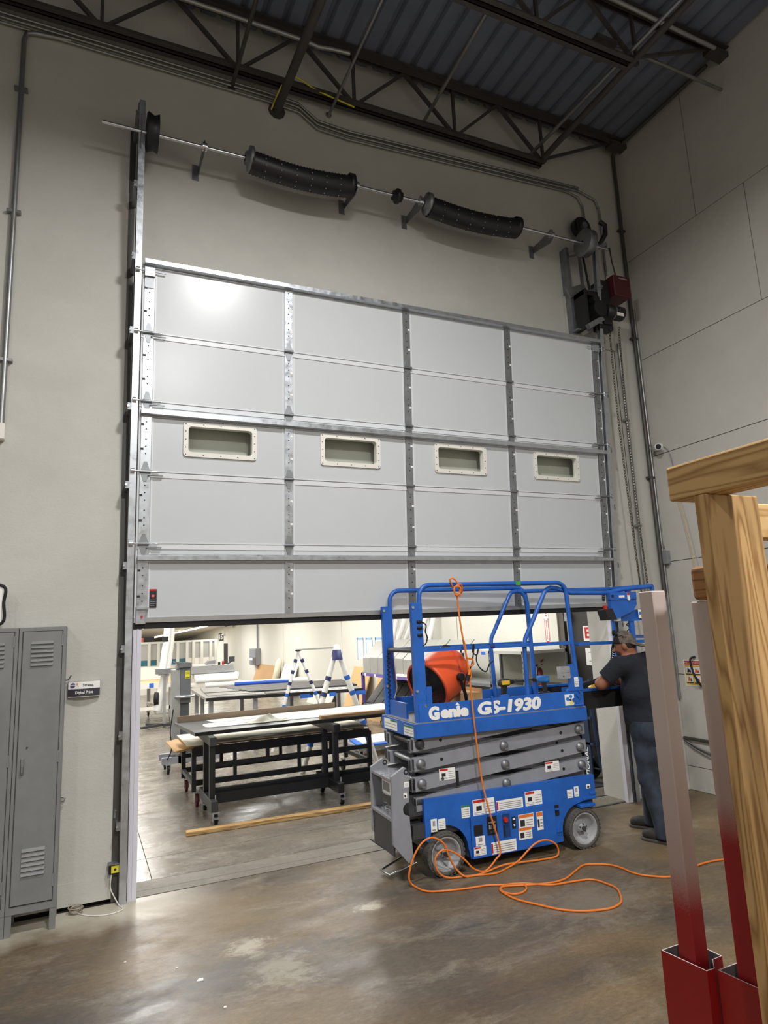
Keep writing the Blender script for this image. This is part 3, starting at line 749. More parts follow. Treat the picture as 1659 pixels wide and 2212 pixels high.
for k, (a, c, r, m, lab) in enumerate((
        ((.76, .1, 7.36), (.78, -2.4, 7.36), .02, M_condk, 'thin bridging bar under the roof, leftmost of the bars above the shaft'),
        ((1.22, .1, 7.24), (1.28, -2.4, 7.24), .045, M_jst, 'thick dark drain pipe under the roof ending at the wall'),
        ((1.79, .1, 7.37), (1.80, -2.4, 7.4), .016, M_conduit, 'thin grey bar under the roof just right of the thick dark pipe'),
        ((2.925, .1, 7.6), (2.76, -1.55, 7.45), .02, M_conduit, 'pale bridging rod slanting from wall to second joist, over the door middle'),
        ((4.38, .1, 7.58), (4.33, -3.0, 7.4), .022, M_conduit, 'bridging rod nearest the right wall under the roof'),
        ((4.46, -.06, 7.45), (4.40, -3.0, 7.42), .035, M_jst, 'dark beam beside the bridging rod nearest the right wall'))):
    b = MB().tube([a, c], r, 8)
    if k in (0, 1, 2): b.cyl((a[0], .1, a[2]), (a[0], .085, a[2]), r * 2.0, 10)
    tag(b.link('bridging_rod' if k != 1 else 'drain_pipe', m), lab, 'roof bar' if k != 1 else 'pipe')
pipe('cable', [(1.15, .05, 7.2), (1.3, -.1, 7.5), (1.6, -.12, 7.42), (2.0, -.12, 7.36)], .008, M_ylab, 'yellow cable looped over the bottom chord beside the dark pipe', 'cable', smooth=5)
rb = thing('roof_box', 'round ceiling junction box with a pale conduit reaching the right wall', 'electrical box', (4.13, -1.5, 7.45))
MB().cyl((4.13, -1.5, 7.5), (4.13, -1.5, 7.58), .09, 16).bx(4.0, 4.26, -1.6, -1.4, 7.58, 7.62).link('box', M_condk, rb)
MB().tube([(4.15, -1.5, 7.55), (4.3, -1.5, 7.64), (4.45, -1.5, 7.68), (4.62, -1.5, 7.70), (XR - .0, -1.5, 7.69)], .018, 8).link('arm', M_conduit, rb)

# ------------------------------------------------------------------ scissor lift (its own axes: X along it, Y away from the camera)
LA = Vector((2.239, -0.757, 0)); LR = math.atan2(-0.05042, 0.998728)
LU = Vector((math.cos(LR), math.sin(LR), 0)); LV = Vector((-math.sin(LR), math.cos(LR), 0))
def LW(X, Y, Z): return LA + LU * X + LV * Y + Vector((0, 0, Z))
def lift_px(px, py, Y):
    d = Vector(CM.T @ np.array([(px - CX) / FPX, (py - CY) / FPX, 1.0])); P = Vector(CP)
    t = (Y - (P - LA).dot(LV)) / d.dot(LV); return P + d * t
lift = thing('scissor_lift', 'blue scissor lift with grey folded arms and raised guard rails in the doorway', 'scissor lift', LA, (0, 0, LR))
def lk(b, name, mats, parent=lift, **k): return b.link(name, mats, parent, True, **k)
def mid(X, Y): return .76 - Y                       # mirror to the far side
# chassis side plates with wheel arches
top = [(1.498, .585), (-.158, .585), (-.158, .285), (-.135, .26)]
ar1 = arc((0.01, .165), .205, 150, 0, 12)[2:]
ar2 = arc((1.33, .165), .205, 180, 95, 8)
side = top + ar1 + [(.235, .085), (1.125, .085)] + ar2 + [(1.34, .375), (1.46, .395), (1.498, .40)]
for y0, y1 in ((.012, .05), (.71, .75)): lk(MB().prism(side, 1, y0, y1), 'chassis_side', M_blue, bevel=.004)
lk(MB().bx(-.13, 1.49, .05, .71, .30, .50).bx(.22, 1.12, .05, .71, .095, .30).bx(-.1, 1.45, .2, .56, .16, .30), 'chassis_body', M_dark)
lk(MB().bx(1.30, 1.46, -.03, .12, .335, .36).bx(1.36, 1.50, .0, .12, .385, .41).bx(1.44, 1.50, .0, .1, .42, .445), 'bumper', M_blue, bevel=.004)
lk(MB().bx(.24, 1.05, -.006, .012, .088, .405, 0).cyl((.3, -.008, .388), (.35, -.008, .388), .0, 4), 'access_panel', M_blue, bevel=.005)
lk(MB().bx(.385, .478, -.009, -.006, .245, .385, 0).bx(.40, .462, -.012, -.009, .335, .345, 1).bx(.40, .425, -.012, -.009, .29, .32, 1).bx(.44, .462, -.012, -.009, .29, .32, 1).bx(.41, .455, -.012, -.009, .26, .275, 2), 'control_panel', [M_black, M_gtxt, M_dark])
lk(MB().bx(.263, .342, -.009, -.006, .258, .335), 'display', M_black)
lk(MB().bx(.532, .600, -.008, -.006, .205, .385, 0).bx(.54, .552, -.011, -.008, .22, .30, 1), 'switch_recess', [mat('deep_blue', '#143a76', .5), M_black])
lk(MB().cyl((.556, -.007, .345), (.556, -.03, .345), .019, 14), 'stop_button', M_redp)
lk(MB().bx(.62, .656, -.010, -.006, .265, .355, 0).cyl((.638, -.01, .29), (.638, -.016, .29), .008, 8, mi=1).bx(.628, .65, -.011, -.010, .33, .345, 1), 'key_switch', [M_black, M_paper])
lk(MB().bx(1.06, 1.10, .005, .012, .30, .385, 0).bx(1.055, 1.105, -.004, .008, .345, .36, 1).bx(1.055, 1.11, -.004, .008, .17, .185, 1), 'door_hinge', [M_black, M_blue])
# wheels
def wheel(X, Y, s_):
    c = (X, Y, .165)
    t = MB(); t.lathe([(-.055, .130), (-.055, .150), (-.047, .162), (-.03, .165), (.03, .165), (.047, .162), (.055, .150), (.055, .130)], c, (0, 1, 0), 40, closed=True)
    for k in range(30):
        a = 2 * PI * k / 30
        for yy in (-.047, .047):
            R = Matrix.Translation(Vector((X, Y, .165))) @ Matrix.Rotation(a + (.05 if yy > 0 else 0), 4, 'Y')
            t.bx(-.011, .011, yy - .009, yy + .009, .158, .1655, 0, R)
    wo = lk(t, 'wheel', M_tyre)
    d = -1 * s_
    r = MB(); r.lathe([(.05 * d, .132), (.054 * d, .128), (.052 * d, .116), (.02 * d, .108), (-.02 * d, .07), (-.022 * d, .045), (.02 * d, .04), (.03 * d, .03), (.03 * d, 0)], c, (0, 1, 0), 28)
    lk(r, 'rim', M_rim, wo)
    h = MB()
    h.cyl((X, Y + .028 * d, .165), (X, Y + .05 * d, .165), .018, 6)
    for k in range(5):
        a = 2 * PI * k / 5 + .3
        h.cyl((X + .032 * math.cos(a), Y + .02 * d, .165 + .032 * math.sin(a)), (X + .032 * math.cos(a), Y + .034 * d, .165 + .032 * math.sin(a)), .007, 6)
    lk(h, 'hub_nuts', M_dark, wo)
M_tyre = mat('grey_tyre', '#55534f', .85, var=.12, scale=12); M_rim = mat('rim_paint', '#9c9da0', .5, var=.15, scale=9)
for X in (0.0, 1.333):
    wheel(X, .035, 1); wheel(X, .725, -1)
# entry step frame at the left end
near = [(-.43, .70), (-.43, .79), (-.315, .852), (-.283, .82), (-.289, .62)] + arc((-.292, .535), .052, 90, 270, 8) + [(-.29, .44), (-.272, .14), (-.32, .15), (-.437, .29)]
def frame(y):
    lk(MB().prism(near, 1, y, y + .03), 'step_side', M_grey, bevel=.004)
    lk(MB().lathe([(-.004, .012), (-.004, .02), (.034, .02), (.034, .012)], (-.305, y, .815), (0, 1, 0), 14, closed=True), 'lifting_eye', M_black)
frame(0.0); frame(.46)
b = MB(); b.bx(-.43, -.26, .03, .46, .745, .765)
for k in range(4):
    for j in range(8): b.bx(-.42 + k * .04 + (j % 2) * .015, -.40 + k * .04 + (j % 2) * .015, .05 + j * .05, .07 + j * .05, .765, .769)
lk(b, 'step_tread', M_grey)
b = MB(); b.bx(-.435, -.30, .03, .46, .455, .475)
for k in range(3):
    for j in range(8): b.bx(-.425 + k * .04 + (j % 2) * .015, -.405 + k * .04 + (j % 2) * .015, .05 + j * .05, .07 + j * .05, .475, .479)
lk(b, 'step_tread', M_grey)
lk(MB().bx(-.425, -.41, .03, .46, .20, .455), 'kick_plate', M_dark)
lk(MB().tube([(-.2, .12, .1), (-.42, .15, .03), (-.44, .3, .03), (-.2, .33, .1)], .009, 6), 'tow_loop', M_chrome)
lk(MB().cyl((-.2, .1, .56), (.0, .1, .56), .05, 14).bx(-.27, -.15, .06, .7, .46, .53).bx(-.26, -.14, .02, .2, .30, .40), 'front_linkage', M_dark)
lk(MB().bx(-.36, -.355, .12, .40, .60, .735, 0).bx(-.3605, -.36, .12, .40, .70, .735, 1).bx(-.3605, -.36, .15, .2, .62, .69, 2).bx(-.3605, -.36, .23, .38, .62, .69, 3), 'warning_label', [M_paper, M_redp, M_txt, M_gtxt])
# folded scissor arms
zl = [.545, .697, .849, 1.0]; slope = .125 / 1.56
def arm(y0, y1, z_l, up, m):
    z0 = z_l; X0, X1 = -.15, 1.41; dz = slope * 1.56 * (1 if up else -1)
    a = math.atan2(dz, 1.56); h = .052
    def q(X, o): return (X, z0 + (X - X0) / 1.56 * dz + o)
    poly = [q(-.205, h), q(-.205, -h), q(1.478, -h), q(1.478, h)]
    b = MB(); b.prism(poly, 1, y0, y1, 0)
    # hollow tube ends
    for X in (-.2055, 1.4785):
        c = q(X, 0); b.bx(X - .001, X + .001, y0 + .008, y1 - .008, c[1] - h + .01, c[1] + h - .01, 1)
    for X in (.04, 1.22):
        c = q(X, .0); b.cyl((X, y0 - .0015, c[1]), (X, y0 + .01, c[1]), .014, 12, mi=1)
    lk(b, 'scissor_arm', [m, M_black], bevel=.003)
M_gd = mat('shaded_grey_enamel', '#77797f', .45, var=.1, scale=5)
for k, z in enumerate(zl):
    for y0 in (.055, .655): arm(y0, y0 + .05, z, True, M_grey)
    for y0 in (.125, .585): arm(y0, y0 + .05, z + .125, False, M_grey) if k < 3 else None
b = MB()
for k, z in enumerate(zl):
    for X, zz in ((-.15, z), (.63, z + .0625), (1.41, z + .125)):
        if k == 3 and X > .5: continue
        if k == 0 and X < 0: continue
        p_ = MB(); p_.cyl((X, .03, zz), (X, .73, zz), .022, 12); p_.lathe([(-.002, .0), (-.002, .018), (.012, .04), (.022, .04)], (X, .03, zz), (0, 1, 0), 14); p_.bx(X - .008, X + .03, .024, .034, zz - .03, zz - .018)
        lk(p_, 'pivot_pin', M_dark if k == 3 else M_galvd)  # top pin coloured darker for the shade under the deck
lk(MB().bx(.16, .185, .05, .054, .64, .76).bx(.16, .185, .05, .11, .752, .756), 'cable_strap', M_black)
# platform
lk(MB().bx(-.2, 1.482, 0, .012, 1.05, 1.165).bx(-.2, 1.482, .748, .76, 1.05, 1.165).bx(-.2, -.188, .012, .748, 1.05, 1.165).bx(1.47, 1.482, .012, .748, 1.05, 1.165), 'deck_skirt', M_blue, bevel=.003)
lk(MB().bx(-.195, 1.478, .005, .755, 1.155, 1.172), 'deck_floor', mat('grey_deck', '#7d7c7a', .6, var=.15, scale=12))
lk(MB().bx(-.155, 1.475, .018, .03, 1.165, 1.312).bx(.70, .86, .012, .018, 1.166, 1.17).bx(.1, .25, .012, .018, 1.166, 1.172).bx(.42, .55, .012, .018, 1.166, 1.172).bx(1.05, 1.2, .012, .018, 1.166, 1.172), 'toe_board', M_blue, bevel=.002)
lk(MB().bx(-.155, 1.475, .73, .742, 1.165, 1.312), 'toe_board', M_blue, bevel=.002)
lk(MB().bx(-.15, -.13, .3, .74, 1.172, 1.30), 'end_board', M_blue)
for yy in (.03, .70):
    lk(MB().bx(-.175, -.075, yy - .004, yy + .006, 1.165, 2.14).bx(-.175, -.165, yy, yy + .045, 1.165, 2.14), 'corner_post', M_blue, bevel=.003)
    for X, z in ((-.16, 2.1), (-.16, 1.42), (-.09, 1.3)): lk(MB().cyl((X, yy - .012, z), (X, yy - .004, z), .012, 8), 'post_bolt', M_chrome)
lk(MB().bx(-.08, -.03, .02, .03, 1.165, 1.45), 'post_gusset', M_blue)
lk(MB().prism([(1.32, 1.312), (1.475, 1.312), (1.475, 1.42), (1.44, 1.43), (1.385, 1.545), (1.335, 1.545)], 1, .012, .022), 'post_gusset', M_blue, bevel=.003)
def rail(yy):
    a = arc((.0, 2.185), .1, 180, 90, 6)[0:]; e = arc((1.31, 2.185), .1, 90, 0, 6)
    pts = [(-.115, yy, 1.2), (-.11, yy, 1.7)] + [(-.09 + (q[0] + .1) * .98, yy, q[1]) for q in a] + [(q[0], yy, q[1]) for q in e] + [(1.425, yy, 1.7), (1.45, yy, 1.2)]
    lk(MB().tube(pts, .021, 8), 'guard_rail', M_blue)
    lk(MB().tube([(-.1, yy, 1.745), (1.43, yy, 1.735)], .021, 4, square=True), 'mid_rail', M_blue)
rail(.045); rail(.715)
lk(MB().tube([(-.13, .1, 1.745), (-.13, .68, 1.745)], .022, 8), 'entry_chain_bar', M_dark)
lk(MB().tube([(-.145, .745, 2.1), (-.15, .748, 1.9), (-.142, .748, 1.6), (-.15, .748, 1.4), (-.12, .72, 1.3), (-.15, .72, 1.1)], .008, 6), 'lanyard', M_black)
lk(MB().tube([(-.08, .70, 1.74), (-.07, .70, 1.5), (-.06, .70, 1.4), (-.14, .70, 1.18), (-.16, .70, .9)], .006, 6), 'white_cable', M_white)
# sliding extension rails
lk(MB().tube([(.925, .075, 1.2), (.93, .075, 1.72), (.945, .075, 1.79), (1.19, .075, 2.2), (1.215, .075, 2.225), (1.26, .075, 2.243), (1.33, .075, 2.235), (1.48, .075, 2.19), (1.9, .075, 2.18), (2.1, .075, 2.21), (2.45, .075, 2.235)], .021, 8), 'extension_rail', M_blue)
lk(MB().tube([(.96, .69, 1.2), (.945, .69, 1.72), (.958, .69, 1.8), (1.2, .69, 2.21), (1.225, .69, 2.24), (1.28, .69, 2.252), (1.34, .69, 2.245), (1.38, .69, 2.2), (1.405, .69, 2.13), (1.412, .69, 1.7), (1.41, .69, 1.2)], .021, 8), 'extension_rail', M_blue)
lk(MB().tube([(1.3, .69, 2.25), (2.45, .69, 2.25)], .021, 8), 'extension_rail', M_blue)
lk(MB().tube([(1.43, .05, 1.735), (1.55, .13, 1.715), (2.48, .17, 1.70)], .021, 4, square=True), 'mid_rail', M_blue)
lk(MB().tube([(2.46, .07, 1.745), (2.46, .69, 1.745)], .021, 4, square=True), 'mid_rail', M_blue)
lk(MB().tube([(2.46, .07, 2.235), (2.46, .69, 2.25)], .021, 8), 'extension_rail', M_blue)
for yy in (.075, .69): lk(MB().tube([(2.46, yy, 1.2), (2.46, yy, 2.24)], .02, 4, square=True), 'end_post', M_blue)
lk(MB().bx(2.14, 2.19, .07, .1, 1.2, 2.2), 'end_post', M_blue)
lk(MB().tube([(1.33, .045, 1.72), (1.40, .045, 1.735), (1.41, .04, 1.78), (1.425, .04, 1.85)], .012, 6), 'rail_handle', M_blue)
lk(MB().bx(1.482, 2.5, .11, .122, 1.125, 1.285, 0).bx(1.482, 2.5, .72, .732, 1.125, 1.285, 0).bx(2.49, 2.5, .122, .72, 1.125, 1.285, 0), 'extension_side', M_black)
lk(MB().bx(1.482, 2.5, .102, .132, 1.285, 1.305).bx(1.482, 2.5, .71, .74, 1.285, 1.305), 'extension_trim', M_blue)
lk(MB().bx(1.46, 2.49, .122, .72, 1.15, 1.165), 'extension_floor', MATS['grey_deck'])
# controller on the extension rail
lk(MB().prism([(1.895, 2.15), (2.2, 2.15), (2.2, 2.06), (2.15, 2.0), (1.93, 1.925), (1.885, 2.03)], 1, .02, .06).bx(1.885, 2.2, .01, .06, 2.11, 2.18), 'controller', M_blue, bevel=.003)
lk(MB().prism([(1.80, 2.02), (1.885, 2.03), (1.93, 1.925), (1.83, 1.92)], 1, .0, .12), 'controller_box', M_blk, bevel=.003)
lk(MB().cyl((1.85, .05, 2.02), (1.84, .05, 2.06), .02, 10), 'stop_knob', M_redp)
lk(MB().bx(1.93, 2.28, .062, .08, 1.905, 2.02), 'controller_bracket', M_blue)
lk(MB().bx(2.14, 2.26, .056, .062, 2.01, 2.05), 'decal', M_lgrey)
lk(MB().bx(1.935, 2.02, .056, .062, 1.91, 1.945), 'decal', M_paper)
lk(MB().cyl((2.2, .1, 2.12), (2.2, .12, 2.12), .05, 14).cyl((1.91, .005, 2.145), (1.91, .012, 2.145), .014, 8), 'connector', M_black)
lk(MB().tube(smooth_path([(2.15, .1, 1.98), (2.17, .1, 1.9), (2.12, .1, 1.87), (2.17, .1, 1.84), (2.12, .1, 1.81), (2.13, .1, 1.74)], 4), .006, 6), 'curly_lead', M_black)
cp = smooth_path([(2.02, .15, 1.73), (1.95, .12, 1.66), (1.84, .04, 1.52), (1.72, .05, 1.40), (1.58, .06, 1.36), (1.46, .07, 1.34)], 8)
co = []
for i in range(240):
    f = i / 239 * (len(cp) - 1.001); k = int(f); c = cp[k].lerp(cp[k + 1], f - k); d = (cp[k + 1] - cp[k]).normalized(); n_ = Vector((0, 1, 0)); m_ = d.cross(n_)
    a = i * 2 * PI / 6; co.append(c + n_ * math.cos(a) * .018 + m_ * math.sin(a) * .018)
lk(MB().tube(co, .006, 5), 'coiled_cable', M_black)
# grey socket box on its bracket
lk(MB().bx(1.235, 1.335, -.01, .05, 1.425, 1.53, 0).cyl((1.26, -.012, 1.445), (1.26, -.01, 1.445), .008, 8, mi=1).bx(1.24, 1.33, -.011, -.01, 1.475, 1.478, 1), 'socket_box', [M_galv, M_dark], bevel=.006)
lk(MB().tube([(1.30, .03, 1.31), (1.34, .03, 1.33)], .012, 6).cyl((1.41, .0, 1.27), (1.41, .012, 1.27), .016, 8).cyl((1.36, .0, 1.235), (1.36, .012, 1.235), .016, 8).cyl((1.43, .0, 1.3), (1.43, .012, 1.3), .01, 8).tube([(1.36, .0, 1.2), (1.36, -.01, 1.19), (1.44, -.01, 1.19), (1.44, 0, 1.2)], .008, 6), 'post_fittings', M_blue)
lk(MB().bx(.52, .54, .012, .026, 1.165, 1.33).bx(.62, .70, .03, .05, 1.31, 1.33), 'toe_latch', M_blue)
# lettering and decals
def fat(body, size, x, z, width, dx, dz, shear=0.0):
    me = text_mesh(body, size, .003, shear); xs = [v.co.x for v in me.vertices]; k = width / (max(xs) - min(xs))
    b = MB()
    for q, (ox, oz) in enumerate(((-1, 0), (1, 0), (0, 1), (0, -1), (0, 0), (-.7, .7), (.7, .7), (.7, -.7), (-.7, -.7))):
        b.add([(x + v.co.x * k + ox * dx, .0168 - .00012 * q, z + v.co.y + oz * dz) for v in me.vertices], [tuple(f.vertices) for f in me.polygons])
    bpy.data.meshes.remove(me)
    lk(b, 'lettering', M_paper)
fat('G', .135, -.022, 1.23, .085, .0065, .005)
fat('enie', .118, .165, 1.232, .25, .006, .005)
lk(MB().prism([(.175, 1.284), (.217, 1.284), (.196, 1.306)], 1, .0155, .0175), 'lettering', M_paper)
fat('GS-1930', .135, .69, 1.232, .62, .0065, .004, .14)
def decal(x0, z1, x1, z0, y=.012, kind=0, face='y'):
    b = MB(); w_, h_ = x1 - x0, z1 - z0
    b.bx(x0, x1, y - .001, y, z0, z1, 0); e = y - .0018
    def r(a, c, d_, f_, mi): b.bx(x0 + a * w_, x0 + c * w_, e, y - .001, z0 + d_ * h_, z0 + f_ * h_, mi)
    if kind == 0:
        for k in range(4): r(.15, .85, .16 + k * .17, .2 + k * .17, 2)
    if kind == 1:                                   # warning: red band, pictogram, text lines
        r(.03, .55, .8, .97, 1); r(.15, .4, .3, .6, 3)
        for k in range(4): r(.58, .95, .15 + k * .17, .19 + k * .17, 2)
        for k in range(2): r(.05, .5, .08 + k * .1, .11 + k * .1, 2)
    if kind == 2:
        r(.0, .06, .1, .9, 1)
        for k in range(4): r(.1, .93, .16 + k * .18, .22 + k * .18, 2)
    if kind == 3:                                   # orange warning
        r(.03, .97, .75, .97, 4); r(.1, .4, .15, .6, 3)
        for k in range(3): r(.5, .92, .18 + k * .17, .24 + k * .17, 2)
    if kind == 4: r(.3, .7, .45, .85, 2); r(.4, .6, .52, .78, 0); r(.2, .8, .1, .2, 2)
    if kind == 5: r(.25, .75, .15, .6, 3)
    if kind == 6:
        r(.0, 1, .85, 1, 5)
        for k in range(4): r(.1, .9, .12 + k * .17, .17 + k * .17, 2)
    lk(b, 'decal', [M_paper, M_redp, M_gtxt, M_txt, M_orgp, M_greenp])
for q, k in (((-.107, .431, -.054, .335), 4), ((-.043, .424, .021, .345), 0), ((.170, .496, .246, .401), 6), ((.276, .525, .479, .40), 1), ((.497, .49, .752, .41), 2), ((.776, .525, .943, .412), 1), ((1.203, .49, 1.26, .421), 0), ((1.276, .508, 1.324, .424), 4), ((1.407, .51, 1.45, .475), 5)): decal(*q, kind=k)
for q, k in (((.685, .36, .833, .25), 3), ((.679, .256, .807, .164), 3), ((.863, .359, .923, .215), 3), ((.274, .25, .358, .176), 4), ((.252, .172, .363, .106), 1), ((.414, .185, .648, .095), 2)): decal(*q, y=-.006, kind=k)
decal(.01, .79, .155, .70, y=.055, kind=1); decal(1.03, .73, 1.175, .65, y=.055, kind=1)
decal(-.325, .74, -.285, .70, y=0, kind=0); decal(-.335, .66, -.305, .62, y=0, kind=5)
decal(1.385, 1.43, 1.43, 1.345, y=.012, kind=0)
lk(MB().bx(1.27, 1.37, .016, .018, 1.19, 1.285, 0).cyl((1.30, .0165, 1.245), (1.30, .0152, 1.245), .018, 12, mi=1).cyl((1.335, .0165, 1.265), (1.335, .0152, 1.265), .016, 12, mi=1).cyl((1.335, .0165, 1.21), (1.335, .0152, 1.21), .018, 12, mi=2).bx(1.318, 1.34, .0152, .0165, 1.228, 1.246, 3), 'decal', [M_paper, M_bluep, mat('pale_yellow', '#e5dd86', .6), M_txt])
lk(MB().bx(2.225, 2.29, .04, .042, 1.925, 2.01, 0).cyl((2.245, .04, 1.975), (2.245, .0388, 1.975), .015, 12, mi=1).cyl((2.27, .04, 1.995), (2.27, .0388, 1.995), .012, 12, mi=1).cyl((2.265, .04, 1.945), (2.265, .0388, 1.945), .014, 12, mi=2), 'decal', [M_paper, M_bluep, MATS['pale_yellow']])
lk(MB().bx(1.985, 2.05, .007, .01, 2.13, 2.15, 0).bx(2.085, 2.115, .007, .01, 2.10, 2.175, 0).bx(2.085, 2.115, .006, .007, 2.15, 2.175, 1), 'decal', [M_paper, M_redp])
lk(MB().bx(-.2015, -.2, .05, .25, 1.06, 1.14, 0).bx(-.202, -.2015, .07, .23, 1.08, 1.085, 1).bx(-.202, -.2015, .07, .23, 1.10, 1.105, 1).bx(-.2015, -.2, .4, .7, 1.065, 1.15, 0).bx(-.202, -.2015, .42, .68, 1.085, 1.09, 1).bx(-.202, -.2015, .42, .68, 1.11, 1.115, 1).bx(-.2022, -.2015, .05, .25, 1.125, 1.14, 2).bx(-.2022, -.2015, .4, .55, 1.135, 1.15, 2), 'decal', [M_paper, M_gtxt, M_greenp])
for yy in (.70,):
    b = MB()
    for k in range(26): b.bx(-.155 + (k % 2) * .008, -.135 + (k % 2) * .01, yy - .012, yy - .004, 1.2 + k * .02, 1.212 + k * .02)
    lk(b, 'rail_chain', M_black)
for zz in (2.03, 1.98, 1.92):
    lk(MB().lathe([(-.012, .026), (-.012, .032), (.012, .032), (.012, .026)], (-.108, .045, zz - .05), (0, 0, 1), 10, closed=True), 'tape_wrap', M_black)
lk(MB().tube(smooth_path([(-.09, .03, 1.98), (-.05, .02, 1.95), (-.06, .02, 1.9), (-.045, .02, 1.85), (-.06, .02, 1.80), (-.085, .03, 1.78)], 5), .006, 6), 'bungee', M_black)
lk(MB().tube([(.56, .045, 1.745), (.6, .045, 1.744)], .0215, 8), 'rail_band', M_navy)
lk(MB().bx(.86, .91, .022, .024, 2.267, 2.305), 'green_mark', mat('green_tape', '#3f9a3a', .6))

# orange drum fan standing on the lift platform
fan = thing('drum_fan', 'round orange drum fan with black grille on the lift platform', 'fan', LW(.2, .3, 1.172), (0, 0, LR))
fc = Vector((.20, .33, 1.50)); fd = Vector((-.86, -.33, -.39)).normalized()
LM = Matrix.Translation(LA) @ Matrix.Rotation(LR, 4, 'Z')
def fanlink(b, name, m, parent=fan):
    b.v = [tuple(LM @ Vector(q)) for q in b.v]
    return b.link(name, m, parent)
fanlink(MB().lathe([(-.20, .14), (-.20, .185), (-.17, .205), (-.05, .215), (.13, .222), (.17, .232), (.185, .225), (.185, .205), (.0, .20), (-.18, .12)], fc, fd, 36), 'drum', M_orange)
g = MB()
for r in np.linspace(.05, .205, 12): g.lathe([(.172, r - .0045), (.177, r - .0045), (.177, r + .0035), (.172, r + .0035)], fc, fd, 30, closed=True)
fanlink(g, 'front_grille', M_blk)
g = MB()
fx = fd.orthogonal().normalized(); fy = fd.cross(fx)
for k in range(3):
    a = 2 * PI * k / 3; p_ = fx * math.cos(a) + fy * math.sin(a); q_ = fd.cross(p_)
    g.add([fc + fd * .10 + p_ * .05 + q_ * .03, fc + fd * .06 + p_ * .05 - q_ * .03, fc + fd * .04 + p_ * .19 - q_ * .08, fc + fd * .12 + p_ * .19 + q_ * .08,
           fc + fd * .104 + p_ * .05 + q_ * .03, fc + fd * .064 + p_ * .05 - q_ * .03, fc + fd * .044 + p_ * .19 - q_ * .08, fc + fd * .124 + p_ * .19 + q_ * .08], [(0, 1, 2, 3), (7, 6, 5, 4), (0, 4, 5, 1), (2, 6, 7, 3), (1, 5, 6, 2), (0, 3, 7, 4)])
fanlink(g, 'fan_blades', M_black)
fanlink(MB().lathe([(.0, .0), (.0, .06), (.13, .075), (.165, .07), (.18, .04), (.18, 0)], fc, fd, 20), 'motor_hub', M_blk)
sd = Vector((0, 0, 1)).cross(fd).normalized()
fanlink(MB().tube([fc + sd * .235, fc + sd * .24 + Vector((0.04, 0, -.15)), fc + sd * .2 + Vector((.09, 0, -.315)), fc - sd * .2 + Vector((.09, 0, -.315)), fc - sd * .24 + Vector((.04, 0, -.15)), fc - sd * .235], .016, 8), 'stand', M_blk)
fanlink(MB().cyl(fc + sd * .225, fc + sd * .265, .032, 12), 'pivot_knob', M_black)
fanlink(MB().cyl(fc - sd * .225, fc - sd * .265, .032, 12), 'pivot_knob', M_black)
fanlink(MB().tube(smooth_path([fc + Vector((0, 0, .20)), fc + Vector((.06, 0, .26)), fc + Vector((.12, -.02, .24)), fc + Vector((.14, -.03, .2))], 5), .012, 6), 'handle', M_black)
fanlink(MB().tube(smooth_path([fc + sd * .2 + Vector((.1, 0, -.3)), (.30, .06, 1.45), (.36, .03, 1.60), (.39, .02, 1.74), (.385, .02, 1.77), (.37, .015, 1.71), (.41, .015, 1.68), (.43, .02, 1.73), (.40, .01, 1.64), (.43, .01, 1.57), (.48, .0, 1.54), (.52, .0, 1.60), (.555, .0, 1.62)], 6), .006, 6), 'power_lead', M_black)

# boxes and tools lying on the platform
bxo = thing('cardboard_box', 'flat brown cardboard box on the lift platform behind the big lettering', 'box', LW(.8, .35, 1.172), (0, 0, LR))
MB().bx(-.20, .52, -.2, .2, 0, .07).bx(-.20, .52, -.205, .205, .07, .074).bx(.0, .5, -.02, .02, .074, .0755, 1).link('body', [M_card, M_ply], bxo, True)
cb2 = thing('carton', 'tan carton with open flaps on the lift platform beside the fan', 'box', LW(.47, .42, 1.172), (0, 0, LR))
MB().bx(-.11, .11, -.15, .15, 0, .17).bx(-.11, -.105, -.15, .15, .17, .21).bx(.105, .11, -.15, .15, .17, .20).link('body', M_card, cb2, True)
def drill(name, loc, rot, body, lab, accent):
    t = thing(name, lab, 'power tool', loc, (0, 0, rot))
    MB().lathe([(-.075, 0), (-.075, .025), (-.06, .033), (.0, .034), (.03, .03), (.04, .02)], (0, 0, .165), (1, 0, 0), 14).link('motor_case', body, t, True)
    MB().lathe([(.038, .022), (.07, .02), (.085, .012), (.085, 0)], (0, 0, .165), (1, 0, 0), 12).link('chuck', M_blk, t, True)
    MB().cyl((.08, 0, .165), (.20, 0, .165), .006, 8).cyl((.19, 0, .165), (.23, 0, .165), .011, 8).link('bit', M_dark, t, True)
    MB().prism([(-.045, .15), (.0, .15), (-.012, .05), (-.05, .05)], 1, -.016, .016).link('handle', M_blk, t, True, bevel=.006)
    MB().bx(-.075, .03, -.035, .035, .0, .052).link('battery', M_blk, t, True, bevel=.006)
    MB().bx(-.06, .02, -.0345, .0345, .15, .185).link('accent', accent, t, True)
    MB().bx(-.005, .008, -.008, .008, .11, .135).link('trigger', M_redp if accent is not M_yellow else M_black, t, True)
drill('impact_driver', LW(.80, .22, 1.247), LR, M_dark, 'yellow and black cordless driver lying on the cardboard box on the lift', M_yellow)
drill('cordless_drill', LW(1.20, .26, 1.247), LR + 2.6, M_bluep, 'blue and black cordless drill right of the yellow driver on the lift', M_bluep)
tb = thing('tool_tray', 'low blue tray of small tools on the lift extension beside the man', 'tray', LW(1.68, .27, 1.166), (0, 0, LR))
